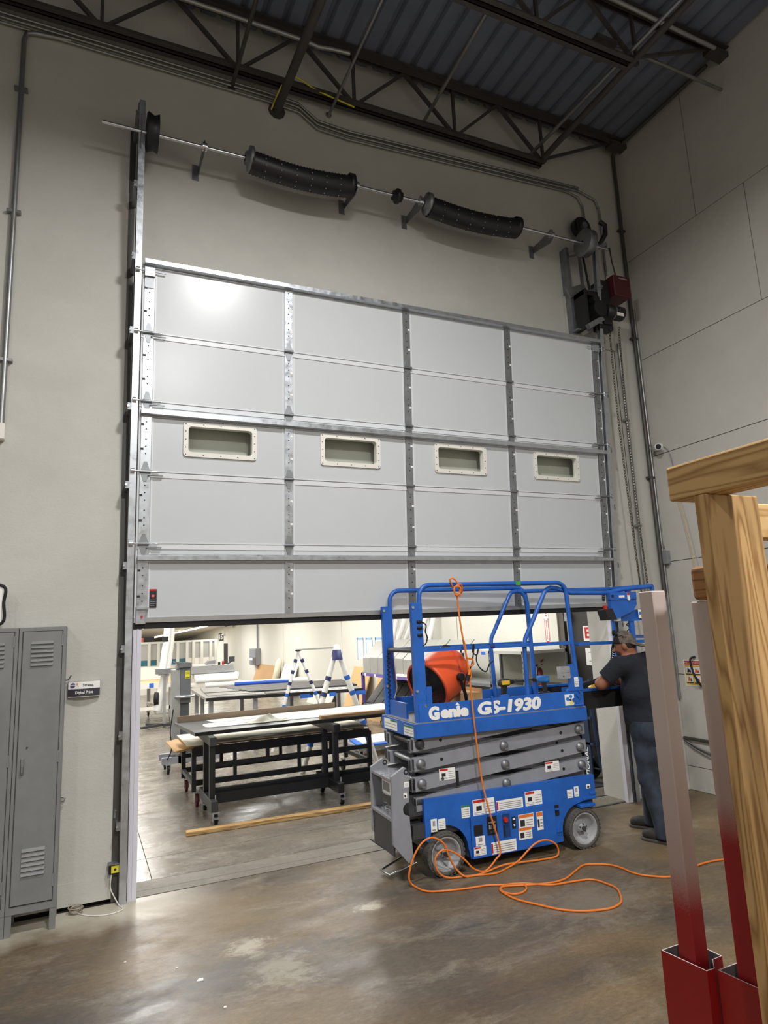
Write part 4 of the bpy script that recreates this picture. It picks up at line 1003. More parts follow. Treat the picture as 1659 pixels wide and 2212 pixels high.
MB().bx(-.17, .17, -.12, .12, 0, .008).bx(-.17, .17, -.12, -.11, 0, .14).bx(-.17, .17, .11, .12, 0, .14).bx(-.17, -.16, -.12, .12, 0, .14).bx(.16, .17, -.12, .12, 0, .14).link('tray', M_blue, tb, True)
MB().bx(-.1, .0, -.08, .05, .008, .17).link('tool_bag', M_black, tb, True, bevel=.02)
MB().bx(.02, .12, -.09, -.02, .008, .16).link('tape_measure', M_yellow, tb, True, bevel=.02)

# ------------------------------------------------------------------ orange extension cord: knotted on the rail, hanging down, looping over the floor
def cordpt(x, y):
    px, py = 820 + x / 2.592, 1820 + y / 2.592
    p_ = at(px, py, 2, .009)
    if (Vector(p_) - LA).dot(LV) > -.075: return lift_px(px, py, -.075)
    return Vector(p_)
ec = thing('extension_cord', 'orange extension cord tied to the lift rail and looping over the floor', 'cord', at(1090, 1935, 2, 0))
hang = [lift_px(x, y, Y) for x, y, Y in ((988, 1290, -.0), (992, 1330, -.01), (1000, 1380, -.02), (1008, 1420, -.03), (1012, 1450, -.03), (1016, 1480, -.03), (1021, 1530, -.03), (1029, 1600, -.03), (1040, 1680, -.04), (1055, 1745, -.06), (1072, 1800, -.06), (1081, 1840, -.07))]
fp = [(650, 95), (620, 135), (590, 160), (560, 160), (520, 142), (480, 100), (430, 62), (380, 42), (340, 50), (312, 90), (318, 145), (350, 185), (400, 198), (470, 190), (560, 182), (650, 172), (720, 140), (780, 100), (830, 45), (880, 0), (935, -14), (985, 8), (1002, 50), (985, 80), (900, 96), (780, 112), (710, 122), (650, 142), (590, 168), (490, 192), (430, 150), (390, 80), (368, 20), (340, -10), (290, -28), (240, 0), (200, 60), (172, 140), (165, 205), (190, 242), (250, 270), (330, 273), (480, 258), (600, 240), (700, 236), (800, 228), (900, 235), (980, 235), (1100, 215), (1190, 207), (1270, 230), (1330, 260), (1353, 320), (1330, 352), (1270, 372), (1150, 383), (1020, 376), (880, 346), (770, 319), (700, 286), (673, 262), (700, 240), (760, 230), (812, 240), (820, 262), (790, 283), (740, 288), (692, 275), (680, 255), (710, 244), (850, 236), (960, 225), (1040, 202), (1100, 155), (1140, 127), (1200, 121), (1290, 125), (1360, 145), (1420, 170), (1510, 187), (1655, 187), (1800, 120), (1950, 92), (2200, 85)]
path = hang + [cordpt(*q) for q in fp]
P = smooth_path(path, 5)
P = [Vector((q.x, q.y, max(q.z, .0075))) for q in P]
MB().tube(P, .0075, 8).link('cord', M_cord, ec)
k = [lift_px(x, y, Y) for x, y, Y in ((988, 1290, 0), (980, 1272, -.005), (995, 1262, .0), (998, 1278, .03), (985, 1284, .09), (978, 1268, .03), (972, 1252, .01), (980, 1250, .0), (990, 1262, -.01), (993, 1280, -.015), (984, 1285, -.02), (982, 1268, -.02), (995, 1270, -.03), (992, 1290, -.01))]
MB().tube(smooth_path(k, 5), .0075, 8).link('knot', M_cord, ec)
k = [lift_px(x, y, -.035) for x, y in ((1000, 1380), (1005, 1395), (1008, 1420), (1020, 1424), (1022, 1436), (1012, 1440), (1016, 1450), (1018, 1462), (1012, 1468))]
MB().tube(smooth_path(k, 5), .007, 8).link('slack_loop', M_cord, ec)
a, c = lift_px(1016, 1446, -.04), lift_px(1009, 1470, -.04)
MB().cyl(a, a.lerp(c, .5), .013, 8, mi=0).cyl(a.lerp(c, .5), c, .016, 8, mi=1).link('plug', [M_cord, M_black], ec)

# ------------------------------------------------------------------ lockers by the left wall
def locker(name, loc, lab):
    t = thing(name, lab, 'locker', loc, group=None)
    MB().bx(-.155, .155, 0, .27, .14, 2.06).link('body', M_locker, t, True, bevel=.003)
    for sx in (-1, 1):
        for y0, y1 in ((0, .03), (.24, .27)): MB().bx(sx * .155, sx * .115, y0, y1, 0, .14).link('leg', M_locker, t, True)
    MB().bx(-.155, .155, -.004, .0, .14, .175).link('bottom_rail', M_locker, t, True)
    MB().bx(-.132, -.13, -.0045, .001, .19, 2.03).bx(.13, .132, -.0045, .001, .19, 2.03).bx(-.132, .132, -.0045, .001, .188, .19).bx(-.132, .132, -.0045, .001, 2.03, 2.032).link('door_gap', M_black, t, True)
    dr = MB().bx(-.128, .128, -.006, .001, .192, 2.028).link('door', M_locker, t, True, bevel=.003)
    for z0 in (.37, 1.78):
        for k in range(6):
            z = z0 + k * .031
            MB().prism([(-.006, z), (-.019, z + .004), (-.006, z + .024)], 0, -.072, .072).link('louvre', M_locker, dr, True)
    MB().bx(-.105, -.083, -.018, -.006, 1.04, 1.15).bx(-.102, -.086, -.028, -.018, 1.05, 1.10).link('handle', M_galvd, dr, True, bevel=.003)
    MB().cyl((-.07, -.006, 1.22), (-.07, -.012, 1.22), .006, 8).link('lock', M_dark, dr, True)
    for z in (.28, 1.1, 1.92): MB().bx(.124, .134, -.010, -.003, z, z + .08).link('hinge', M_locker, dr, True)
locker('locker', (-.693, -.188, 0), 'grey metal locker standing alone to the right, nearest the doorway')
locker('locker', (-1.006, -.188, 0), 'grey metal locker cut by the left edge of the photo')
ff = thing('sign_holder', 'rounded black tube frame with a white board on top of the lockers', 'sign', (-1.15, -.08, 2.06))
MB().tube(smooth_path([(-1.27, -.08, 2.10), (-1.28, -.08, 2.25), (-1.27, -.08, 2.37), (-1.15, -.08, 2.385), (-.973, -.08, 2.37), (-.968, -.08, 2.25), (-.973, -.08, 2.10), (-1.15, -.08, 2.085)], 5, True), .011, 8, closed=True).link('frame', M_black, ff)
MB().bx(-1.26, -.98, -.078, -.074, 2.095, 2.375).link('board', M_paper, ff)
MB().bx(-1.2, -1.1, -.14, -.02, 2.06, 2.075).link('foot', M_black, ff)

sg = thing('wall_sign', 'small white and dark purple room sign reading Digital Print by the lockers', 'sign', (-.406, YW - .03, 1.52))
b = MB(); n = 10
curve = [(-.518 + .224 * i / n, .070 - .022 * math.sin(PI * i / n)) for i in range(n + 1)]
def bent(z0, z1, off, mi):
    vs = [(x, y - off, z) for z in (z0, z1) for x, y in curve] + [(x, YW - .001, z) for z in (z0, z1) for x, y in curve]; m_ = n + 1
    b.add(vs, [(i, i + 1, m_ + i + 1, m_ + i) for i in range(n)] + [(2 * m_ + i, 2 * m_ + i + 1, i + 1, i) for i in range(n)] + [(m_ + i, m_ + i + 1, 3 * m_ + i + 1, 3 * m_ + i) for i in range(n)] + [(0, m_, 3 * m_, 2 * m_), (n, 2 * m_ + n, 3 * m_ + n, m_ + n)], mi)
bent(1.522, 1.642, 0, 2); bent(1.585, 1.636, .001, 0); bent(1.528, 1.583, .0015, 1)
b.link('plate', [M_paper, mat('dark_violet', '#38343f', .5), M_lgrey], sg)
text('lettering', 'Digital Print', .03, M_paper, (-.406, .0455, 1.556), (1, 0, 0), (0, 0, 1), sg, bold=.0006, width=.125)
text('lettering', 'Stratus', .026, M_txt, (-.378, .0465, 1.61), (1, 0, 0), (0, 0, 1), sg, bold=.0006, width=.075)
MB().cyl((-.485, .0585, 1.612), (-.485, .0555, 1.612), .018, 16, mi=0).bx(-.502, -.468, .0545, .0556, 1.608, 1.617, 1).cyl((-.449, .0535, 1.620), (-.449, .0515, 1.620), .011, 12, mi=2).cyl((-.438, .0525, 1.604), (-.438, .0505, 1.604), .011, 12, mi=2).link('emblem', [mat('emblem_violet', '#3d376e', .5), M_lgrey, mat('emblem_coral', '#d0795a', .5)], sg)
pipe('hook', [(-.545, .09, 1.66), (-.53, .05, 1.655), (-.515, .05, 1.665), (-.50, .05, 1.69)], .004, M_dark, 'small dark wire hook beside the top of the room sign', 'hook', smooth=4)
pipe('hook', [(-.55, .095, .80), (-.52, .06, .80), (-.51, .06, .795), (-.52, .06, .775), (-.55, .095, .77)], .004, M_chrome, 'small bright wire hook low on the wall beside the locker', 'hook', smooth=4)
tag(MB().bx(-.17, -.155, .085, .099, .60, .66).bx(-.165, -.15, .06, .085, .655, .66).link('wall_clip', M_galvd), 'small steel clip on the wall above the yellow sensor', 'bracket')
ph = thing('door_sensor', 'black photo eye with a yellow label low on the door frame', 'sensor', (-.145, .06, .21))
MB().bx(-.195, -.115, .04, .098, .212, .28).link('case', M_black, ph, bevel=.004)
MB().bx(-.178, -.115, .038, .04, .222, .272, 0).cyl((-.15, .038, .246), (-.15, .036, .246), .009, 10, mi=1).link('label_plate', [M_ylab, M_txt], ph)
MB().bx(-.2, -.11, .03, .098, .28, .288).bx(-.115, -.10, .03, .06, .2, .32).link('bracket', M_galvd, ph)
pipe('cable', [(-.175, .05, .212), (-.18, .06, .12), (-.15, .05, .05), (-.12, .0, .006), (-.10, -.1, .006), (-.2, -.14, .006), (-.32, -.09, .006), (-.40, .0, .006)], .004, M_white, 'thin white wire from the yellow sensor to the coil on the floor', 'cable', smooth=5)
b = MB()
for k in range(9):
    r = .035 + random.uniform(-.006, .01); c = (-.41 + random.uniform(-.01, .01), .02 + random.uniform(-.01, .01)); tl = random.uniform(-.3, .3)
    b.tube([(c[0] + r * 1.15 * math.cos(t), c[1] + r * math.sin(t), .008 + .006 * k * .8 + tl * r * .2 * math.cos(t + k)) for t in [2 * PI * j / 16 for j in range(16)]], .003, 5, closed=True)
tag(b.link('wire_coil', mat('coil_wire', '#a59c8c', .6)), 'small coil of pale wire on the floor by the wall foot', 'wire')
for k, q in enumerate(((432, 2117, .02), (486, 2176, .009), (382, 2091, .008), (270, 2079, .007))):
    p_ = at(q[0], q[1], 2, 0); r = q[2]
    tag(MB().prism([(p_[0] - r, p_[1] - r * .6), (p_[0] + r * .8, p_[1] - r), (p_[0] + r, p_[1] + r * .5), (p_[0] - r * .3, p_[1] + r * .7)], 2, .0005, .004).link('debris_scrap', M_white), ['largest white scrap lying on the floor in front', 'small white scrap nearest the camera on the floor', 'second smallest white scrap, left of the largest one', 'white scrap farthest left on the front floor'][k], 'scrap', 'scraps on the front floor')

# ------------------------------------------------------------------ timber rack and red posts in the right foreground
rk = thing('timber_rack', 'tall rough timber rack of upright board and top beam at the right edge', 'rack', (.95, -4.56, 0))
MB().bx(.953, 1.138, -4.583, -4.545, 0, 2.224).link('upright', M_pineZ, rk, bevel=.003)
MB().bx(.953, 1.138, -5.70, -5.662, 0, 2.224).link('upright', M_pineZ, rk, bevel=.003)
MB().bx(.953, 1.042, -5.75, -4.470, 2.224, 2.314).link('top_beam', M_pineY, rk, bevel=.006, seg=2)
MB().bx(1.12, 2.1, -4.545, -4.507, 2.12, 2.215).link('cross_beam', M_pine, rk, bevel=.004)
MB().bx(2.0, 2.09, -4.507, -4.47, 0, 2.2).link('upright', M_pineZ, rk, bevel=.003)
lb = MB().bx(1.105, 2.2, -4.462, -4.372, 1.971, 2.064).link('lumber_beam', wood('pine_end', '#6a4424', '#a9794a', 1, 14), bevel=.014, seg=3)
tag(lb, 'timber beam with rounded end grain lying across the grey post top behind the rack', 'lumber')
def spray(name, z):
    m = bpy.data.materials.new(name); m.use_nodes = True
    nt = m.node_tree; b = nt.nodes['Principled BSDF']; b.inputs['Roughness'].default_value = .5; b.inputs['Metallic'].default_value = .1
    g = nt.nodes.new('ShaderNodeNewGeometry'); sp = nt.nodes.new('ShaderNodeSeparateXYZ'); nt.links.new(g.outputs['Position'], sp.inputs[0])
    n = nt.nodes.new('ShaderNodeTexNoise'); n.inputs['Scale'].default_value = 400; nt.links.new(g.outputs['Position'], n.inputs['Vector'])
    a = nt.nodes.new('ShaderNodeMath'); a.operation = 'MULTIPLY_ADD'; a.inputs[1].default_value = .10; nt.links.new(n.outputs['Fac'], a.inputs[0]); nt.links.new(sp.outputs['Z'], a.inputs[2])
    r = nt.nodes.new('ShaderNodeMapRange'); r.inputs['From Min'].default_value = z; r.inputs['From Max'].default_value = z + .75; nt.links.new(a.outputs[0], r.inputs['Value'])
    c = nt.nodes.new('ShaderNodeValToRGB'); e = c.color_ramp.elements
    e[0].position = 0.0; e[0].color = (*srgb('#97191c'), 1); e[1].position = .14; e[1].color = (*srgb('#ab938d'), 1)
    e2 = e.new(.6); e2.color = (*srgb('#bfb0aa'), 1)
    nt.links.new(r.outputs[0], c.inputs['Fac']); nt.links.new(c.outputs['Color'], b.inputs['Base Color'])
    MATS[name] = m
    return m
M_post = [spray('sprayed_post_a', 1.20), spray('sprayed_post_b', 1.40)]
M_sl = mat('red_gloss', '#94191c', .38, var=.05, scale=9); M_cut = mat('bare_cut_edge', '#d8c9c4', .5); M_ins = mat('bare_inside', '#6f6d6c', .5)
def redpost(off, k, ztop, lab):
    dx, dy = off
    t = thing('sign_post', lab, 'post', (1.10 + dx, -4.24 + dy, 0), group=None)
    MB().bx(1.074 + dx, 1.125 + dx, -4.265 + dy, -4.210 + dy, .3, ztop).link('tube', M_post[k], t, bevel=.003)
    out = [(1.055, -4.167), (1.068, -4.305), (1.096, -4.306), (1.131, -4.272), (1.168, -4.27), (1.166, -4.165)]
    cx, cy = 1.11, -4.23
    inn = [(cx + (q[0] - cx) * .93 , cy + (q[1] - cy) * .95) for q in out]
    out = [(q[0] + dx, q[1] + dy) for q in out]; inn = [(q[0] + dx, q[1] + dy) for q in inn]
    n = len(out); b = MB()
    b.add([(q[0], q[1], 0) for q in out] + [(q[0], q[1], 1.03) for q in out], [(i, (i + 1) % n, n + (i + 1) % n, n + i) for i in range(n)], 0)
    b.add([(q[0], q[1], 1.03) for q in out] + [(q[0], q[1], 1.03) for q in inn], [(i, (i + 1) % n, n + (i + 1) % n, n + i) for i in range(n)], 1)
    b.add([(q[0], q[1], 1.03) for q in inn] + [(q[0], q[1], .3) for q in inn], [(i, (i + 1) % n, n + (i + 1) % n, n + i) for i in range(n)], 2)
    b.add([(q[0], q[1], .3) for q in inn], [tuple(range(n))], 2)
    b.add([(q[0], q[1], 0) for q in out], [tuple(range(n))[::-1]], 0)
    b.link('sleeve', [M_sl, M_cut, M_ins], t)
redpost((0, 0), 0, 2.007, 'left grey metal post fading to red, standing in an open red sleeve')
redpost((.041, -.147), 1, 1.969, 'right grey metal post fading to red, half hidden by the timber upright')

# ------------------------------------------------------------------ the man: smooth solids blended into continuous surfaces
class Field:
    def __init__(s, lo, hi, h):
        s.lo = np.array(lo, np.float32); s.h = h
        s.n = np.ceil((np.array(hi) - s.lo) / h).astype(int) + 1
        s.f = np.full(s.n, 1.0, np.float32)
    def _win(s, a, b):
        i0 = np.clip(np.floor((a - s.lo) / s.h).astype(int), 0, s.n - 1); i1 = np.clip(np.ceil((b - s.lo) / s.h).astype(int) + 1, 1, s.n)
        g = np.meshgrid(*[s.lo[k] + s.h * np.arange(i0[k], i1[k], dtype=np.float32) for k in range(3)], indexing='ij')
        return tuple(slice(i0[k], i1[k]) for k in range(3)), np.stack(g, -1)
    def put(s, d, sl, k):
        f = s.f[sl]
        if k > 0:
            hh = np.clip(.5 + .5 * (f - d) / k, 0, 1); s.f[sl] = f + (d - f) * hh - k * hh * (1 - hh)
        else: s.f[sl] = np.minimum(f, d)
    def cone(s, a, b, ra, rb, k=.02, cut0=False, cut1=False):
        a = np.array(a, np.float32); b = np.array(b, np.float32); m = max(ra, rb) + k + 2 * s.h
        sl, p = s._win(np.minimum(a, b) - m, np.maximum(a, b) + m)
        ab = b - a; L2 = float(ab @ ab); t = ((p - a) @ ab) / L2; tc = np.clip(t, 0, 1)
        d = np.linalg.norm(p - a - tc[..., None] * ab, axis=-1) - (ra + (rb - ra) * tc)
        L = math.sqrt(L2)
        if cut1: d = np.maximum(d, (t - 1) * L)
        if cut0: d = np.maximum(d, -t * L)
        s.put(d, sl, k); return s
    def chain(s, pts, rs, k=.02):
        for a, b, r0, r1 in zip(pts, pts[1:], rs, rs[1:]): s.cone(a, b, r0, r1, k)
        return s
    def ell(s, c, axes, radii, k=.02, cut=None):
        c = np.array(c, np.float32); A = np.array(axes, np.float32); r = np.array(radii, np.float32); m = r.max() + k + 2 * s.h
        sl, p = s._win(c - m, c + m)
        q = (p - c) @ A.T; k0 = np.linalg.norm(q / r, axis=-1); k1 = np.linalg.norm(q / (r * r), axis=-1) + 1e-9
        d = k0 * (k0 - 1) / k1
        if cut is not None:
            for o, n in cut: d = np.maximum(d, (p - np.array(o, np.float32)) @ np.array(n, np.float32))
        s.put(d.astype(np.float32), sl, k); return s
    def clip(s, o, n):
        g = np.meshgrid(*[s.lo[k] + s.h * np.arange(s.n[k], dtype=np.float32) for k in range(3)], indexing='ij')
        d = sum((g[k] - o[k]) * n[k] for k in range(3)); s.f = np.maximum(s.f, d.astype(np.float32)); return s
    def mesh(s, name, m, parent):
        f = s.f; S = f < 0; n = s.n
        c = [f[i:n[0] - 1 + i, j:n[1] - 1 + j, k:n[2] - 1 + k] for i in (0, 1) for j in (0, 1) for k in (0, 1)]
        ins = sum((q < 0).astype(np.int8) for q in c); act = (ins > 0) & (ins < 8)
        idx = np.full(act.shape, -1, np.int64); ids = np.argwhere(act); idx[act] = np.arange(len(ids))
        acc = np.zeros((len(ids), 3)); cnt = np.zeros(len(ids)); V = [q[act] for q in c]
        offs = [(i, j, k) for i in (0, 1) for j in (0, 1) for k in (0, 1)]
        for a in range(8):
            for b in range(a + 1, 8):
                if sum(abs(offs[a][t] - offs[b][t]) for t in range(3)) != 1: continue
                x = (V[a] < 0) != (V[b] < 0); t = np.where(x, V[a] / np.where(x, V[a] - V[b], 1), 0)
                p = np.array(offs[a]) + t[:, None] * (np.array(offs[b]) - np.array(offs[a])); acc[x] += p[x]; cnt[x] += 1
        pts = s.lo + s.h * (ids + acc / cnt[:, None])
        faces = []
        for ax in range(3):
            A = [slice(1, -1)] * 3; B = [slice(1, -1)] * 3; A[ax] = slice(0, n[ax] - 1); B[ax] = slice(1, n[ax])
            x = S[tuple(A)] != S[tuple(B)]; e = np.argwhere(x); off = np.ones(3, int); off[ax] = 0; e = e + off
            u, v = [(1, 2), (2, 0), (0, 1)][ax]; du = np.zeros(3, int); du[u] = 1; dv = np.zeros(3, int); dv[v] = 1
            g = lambda q: idx[q[:, 0], q[:, 1], q[:, 2]]
            faces.append(np.stack([g(e - du - dv), g(e - dv), g(e), g(e - du)], 1))
        F = np.concatenate(faces); F = F[(F >= 0).all(1)]
        me = bpy.data.meshes.new(name); T = MW[parent.name].inverted()
        me.from_pydata([tuple(T @ Vector(p)) for p in pts.tolist()], [], F.tolist())
        bm = __import__('bmesh').new(); bm.from_mesh(me); __import__('bmesh').ops.recalc_face_normals(bm, faces=bm.faces); bm.to_mesh(me); bm.free()
        me.materials.append(m); me.polygons.foreach_set('use_smooth', [True] * len(me.polygons)); me.update()
        o = bpy.data.objects.new(name, me); col.objects.link(o); o.parent = parent; MW[o.name] = MW[parent.name].copy()
        return o

man = thing('person', 'man in dark navy T-shirt, jeans and backward camouflage cap bent over the lift', 'person', (4.30, -.87, 0))
fwd = np.array([-.42, .907, 0]); lef = np.array([-.907, -.42, 0]); up = np.array([0, 0, 1.])
pel = np.array([4.31, -.95, .93])
belt = pel + up * .07
chest = np.array(at(1386, 1492, 1, -.93)); neck = np.array(at(1366, 1415, 1, -.90)); head = np.array(at(1349, 1391, 1, -.87))
shL = np.array(at(1337, 1436, 1, -.97)); shR = neck + (neck - shL) * np.array([.95, .95, 0]) + np.array([0, 0, shL[2] - neck[2]])
elL = np.array(at(1298, 1483, 1, -.85)); elL[2] = max(elL[2], 1.352)
wrL = elL + np.array([.19, .13, .012]); wrL[2] = 1.345
elR = shR + np.array([.04, .10, -.27]); wrR = np.array([wrL[0] + .14, wrL[1] + .07, 1.35])
hipL, hipR = pel + lef * .10, pel - lef * .10
anL = np.array([4.238, -1.085, .09]); anR = np.array([4.455, -.735, .09])
knL = (hipL + anL) / 2 + fwd * .05 + up * .02; knR = (hipR + anR) / 2 + fwd * .04 + up * .02
LO, HI = (3.70, -1.32, -.01), (4.80, -.42, 1.90)
hd = np.array([-.54, .80, -.28]); hd /= np.linalg.norm(hd); hs = np.cross([0, 0, 1], hd); hs /= np.linalg.norm(hs); hu = np.cross(hd, hs)
B = Field(LO, HI, .0075)
B.ell(head, (hs, hd, hu), (.073, .092, .105), .02)
B.ell(head + hd * .045 - hu * .055, (hs, hd, hu), (.05, .052, .055), .03)                  # jaw
B.cone(head + hd * .093 - hu * .005, head + hd * .112 - hu * .032, .010, .015, .012)       # nose
for s_ in (-1, 1): B.ell(head + hs * .076 * s_ - hd * .005 - hu * .02, (hs, hd, hu), (.012, .022, .034), .008)
B.cone(neck - up * .04, head - hu * .05 - hd * .02, .062, .058, .03)
B.cone(belt, chest, .15, .16, .05).cone(chest + lef * .08, chest - lef * .08, .13, .13, .05).cone(shL - lef * .03, shR + lef * .03, .07, .07, .05)
B.chain([shL, elL], [.058, .048], .03).chain([elL, elL + (wrL - elL) * .35, wrL], [.050, .050, .033], .02)
B.chain([shR, elR, wrR], [.058, .048, .032], .03)
B.chain([hipL, knL, anL], [.09, .06, .045], .03).chain([hipR, knR, anR], [.09, .06, .045], .03).cone(hipL, hipR, .12, .12, .05)
for an in (anL, anR): B.cone(an - up * .04, an + fwd * .15 - up * .055, .04, .03, .02)
def hand(wr, d, palm_n, thumb_side):
    d = d / np.linalg.norm(d); n_ = palm_n / np.linalg.norm(palm_n); a = np.cross(d, n_) * thumb_side
    pc = wr + d * .05
    B.ell(pc, (d, a, n_), (.052, .042, .018), .012)
    for q, L in ((.030, .072), (.010, .080), (-.010, .074), (-.030, .058)):
        k0 = wr + d * .088 + a * q; k1 = k0 + d * L * .5 + n_ * .012; k2 = k1 + d * L * .32 + n_ * .026
        B.chain([k0, k1, k2], [.0095, .0088, .0078], .004)
    t0 = wr + d * .035 + a * .034; t1 = t0 + d * .028 + a * .028 + n_ * .006; t2 = t1 + d * .03 + a * .006 + n_ * .01
    B.chain([t0, t1, t2], [.013, .011, .009], .006)
hand(wrL, np.array([.8, .55, -.05]), np.array([0, 0, -1.0]), 1)
hand(wrR, np.array([-.6, .75, -.05]), np.array([0, 0, -1.0]), -1)
B.mesh('body', mat('skin', '#8f5c43', .55, var=.12, scale=12), man)
Hh = Field(head - .2, head + .2, .006)
Hh.ell(head - hd * .012, (hs, hd, hu), (.077, .088, .108), 0, cut=[(head - hd * .02, hd), (head + hu * .02, hu), (head - hu * .075, -hu)])
Hh.mesh('hair', mat('dark_hair', '#1d1715', .8), man)
Hb = Field(head - .2, head + .2, .005)
Hb.ell(head + hd * .048 - hu * .06, (hs, hd, hu), (.055, .057, .058), 0, cut=[(head - hu * .035, hu), (head + hd * .01, -hd)])
Hb.mesh('beard', mat('beard', '#3a302c', .85), man)
for s_ in (-1, 1):
    MB().lathe([(-.001, 0), (-.001, .011), (.004, .008), (.006, 0)], Vector(head + hd * .083 + hs * .03 * s_ + hu * .0), Vector(hd), 10).link('eye', MATS['dark_hair'], man)
cu_ = hu * .93 - hd * .25; cu_ /= np.linalg.norm(cu_); cf = hd - cu_ * (hd @ cu_); cf /= np.linalg.norm(cf)
for nm, cut_, m in (('cap_crown', [(head + hd * .02, hd)], mat('camouflage', '#3b352f', .85, h2='#7d7166', scale=28)), ('cap_panel', [(head + hd * .02, -hd)], mat('cap_black', '#171615', .85))):
    Hc = Field(head - .26, head + .26, .006)
    Hc.ell(head + cu_ * .012, (hs, cf, cu_), (.084, .102, .112), 0, cut=[(head + cu_ * .006, -cu_)] + cut_)
    Hc.mesh(nm, m, man)
Hc = Field(head - .3, head + .3, .006)
bd = cf * .96 + cu_ * .28; bu = cu_ * .96 - cf * .28
Hc.ell(head - cf * .105 - cu_ * .004, (hs, bd, bu), (.078, .105, .015), 0, cut=[(head - cf * .06, cf)])
Hc.mesh('cap_brim', MATS['camouflage'], man)
g_ = MB(); 
for s_ in (-1, 1): g_.lathe([(0, 0), (0, .027), (.008, .027), (.008, 0)], Vector(head + cf * .08 + hs * .034 * s_ + cu_ * .105), Vector(cf), 12)
g_.cyl(Vector(head + cf * .084 + hs * .02 + cu_ * .105), Vector(head + cf * .084 - hs * .02 + cu_ * .105), .004, 6)
for s_ in (-1, 1): g_.cyl(Vector(head + cf * .08 + hs * .06 * s_ + cu_ * .105), Vector(head - cf * .02 + hs * .092 * s_ + cu_ * .07), .004, 6)
g_.link('sunglasses', M_black, man)
M_shirt = mat('navy_cotton', '#1d2029', .95, var=.12, scale=14, bump=.9, bscale=7, stretch=(1, 1, 2.5))
Sh = Field(LO, HI, .008)
Sh.cone(belt - up * .09, belt + (chest - belt) * .4, .172, .182, .06).cone(belt + (chest - belt) * .3, chest, .178, .172, .06)
Sh.cone(belt + lef * .045, belt - lef * .045, .165, .165, .06).cone(chest + lef * .10, chest - lef * .10, .145, .145, .06)
Sh.cone(shL - lef * .04, shR + lef * .04, .088, .088, .06).cone(shL - lef * .1 - fwd * .03, chest - fwd * .02, .10, .13, .06).cone(shR + lef * .1 - fwd * .03, chest - fwd * .02, .10, .13, .06)
Sh.cone(neck - up * .07, neck - up * .015, .09, .072, .03)
Sh.clip(belt - up * .075 , np.array([0, 0, -1.0]))
Sh.clip(neck + up * .0 - fwd * .005, (up * .9 + fwd * .35))
for a, b in ((shL, elL), (shR, elR)):
    Sh.cone(a, a + (b - a) * .72, .080, .078, .035, cut1=True)
Sh.mesh('t_shirt', M_shirt, man)
M_jean = mat('denim', '#1f252e', .9, h2='#3b4553', scale=7, bump=.8, bscale=9, stretch=(1, 1, .7))
Je = Field(LO, HI, .008)
Je.cone(belt + lef * .05, belt - lef * .05, .150, .150, .05).cone(hipL - fwd * .03, hipR - fwd * .03, .148, .148, .06)
for h_, k_, a_ in ((hipL, knL, anL), (hipR, knR, anR)):
    Je.chain([h_ - up * .04, (h_ + k_) / 2 - fwd * .01, k_, (k_ + a_) / 2 - fwd * .015, a_ - up * .02], [.118, .112, .092, .088, .080], .03)
    Je.cone(a_ - up * .0, a_ - up * .045, .083, .082, .01, cut1=True)
Je.clip(belt + up * .02, up); Je.clip((0, 0, .035), (0, 0, -1.0))
Je.mesh('jeans', M_jean, man)
M_boot = mat('dark_boot', '#2b2725', .7, var=.2, scale=20)
for an, f_ in ((anL, np.array([-.363, .932, 0])), (anR, np.array([-.537, .843, 0]))):
    base = np.array([an[0], an[1], 0]); Bo = Field(base - .28, base + .28, .006)
    Bo.cone(base + up * .06 - f_ * .05, base + up * .055 + f_ * .12, .048, .046, .03).cone(base + up * .05 + f_ * .10, base + up * .045 + f_ * .165, .048, .044, .02).cone(base + up * .06, base + up * .14, .05, .05, .03)
    Bo.clip((0, 0, .022), (0, 0, -1.0))
    s1 = Bo.mesh('boot', M_boot, man)
    So = Field(base - .28, base + .28, .006)
    So.cone(base + up * .012 - f_ * .055, base + up * .012 + f_ * .17, .054, .052, .01).clip((0, 0, .024), (0, 0, 1.0)).clip((0, 0, .001), (0, 0, -1.0))
    So.mesh('boot_sole', mat('boot_sole', '#4b4743', .8), s1)
wq = belt + up * .012 

# ------------------------------------------------------------------ the room behind the opening
ORD = ['first', 'second', 'third', 'fourth', 'fifth', 'sixth', 'seventh', 'eighth', 'ninth', 'tenth', 'eleventh', 'twelfth', 'thirteenth']
def caster(t, x, y, r=.05, brake=True, m=None, z_top=.13):
    c = MB()
    c.cyl((x - .016, y, r), (x + .016, y, r), r, 18)
    w_ = c.link('caster_wheel', m or M_black, t)
    f = MB(); f.bx(x - .03, x - .022, y - .03, y + .02, r - .02, z_top - .012).bx(x + .022, x + .03, y - .03, y + .02, r - .02, z_top - .012).bx(x - .04, x + .04, y - .045, y + .045, z_top - .012, z_top).cyl((x - .034, y, r), (x + .034, y, r), .01, 8)
    if brake: f.bx(x - .025, x + .025, y - .10, y - .03, r + .02, r + .03)
    f.link('caster_fork', M_galv, t)

def flat(poly, z0, z1, m, name, label, cat, group=None, mats=None):
    return tag(MB().prism(poly, 2, z0, z1).link(name, m), label, cat, group)

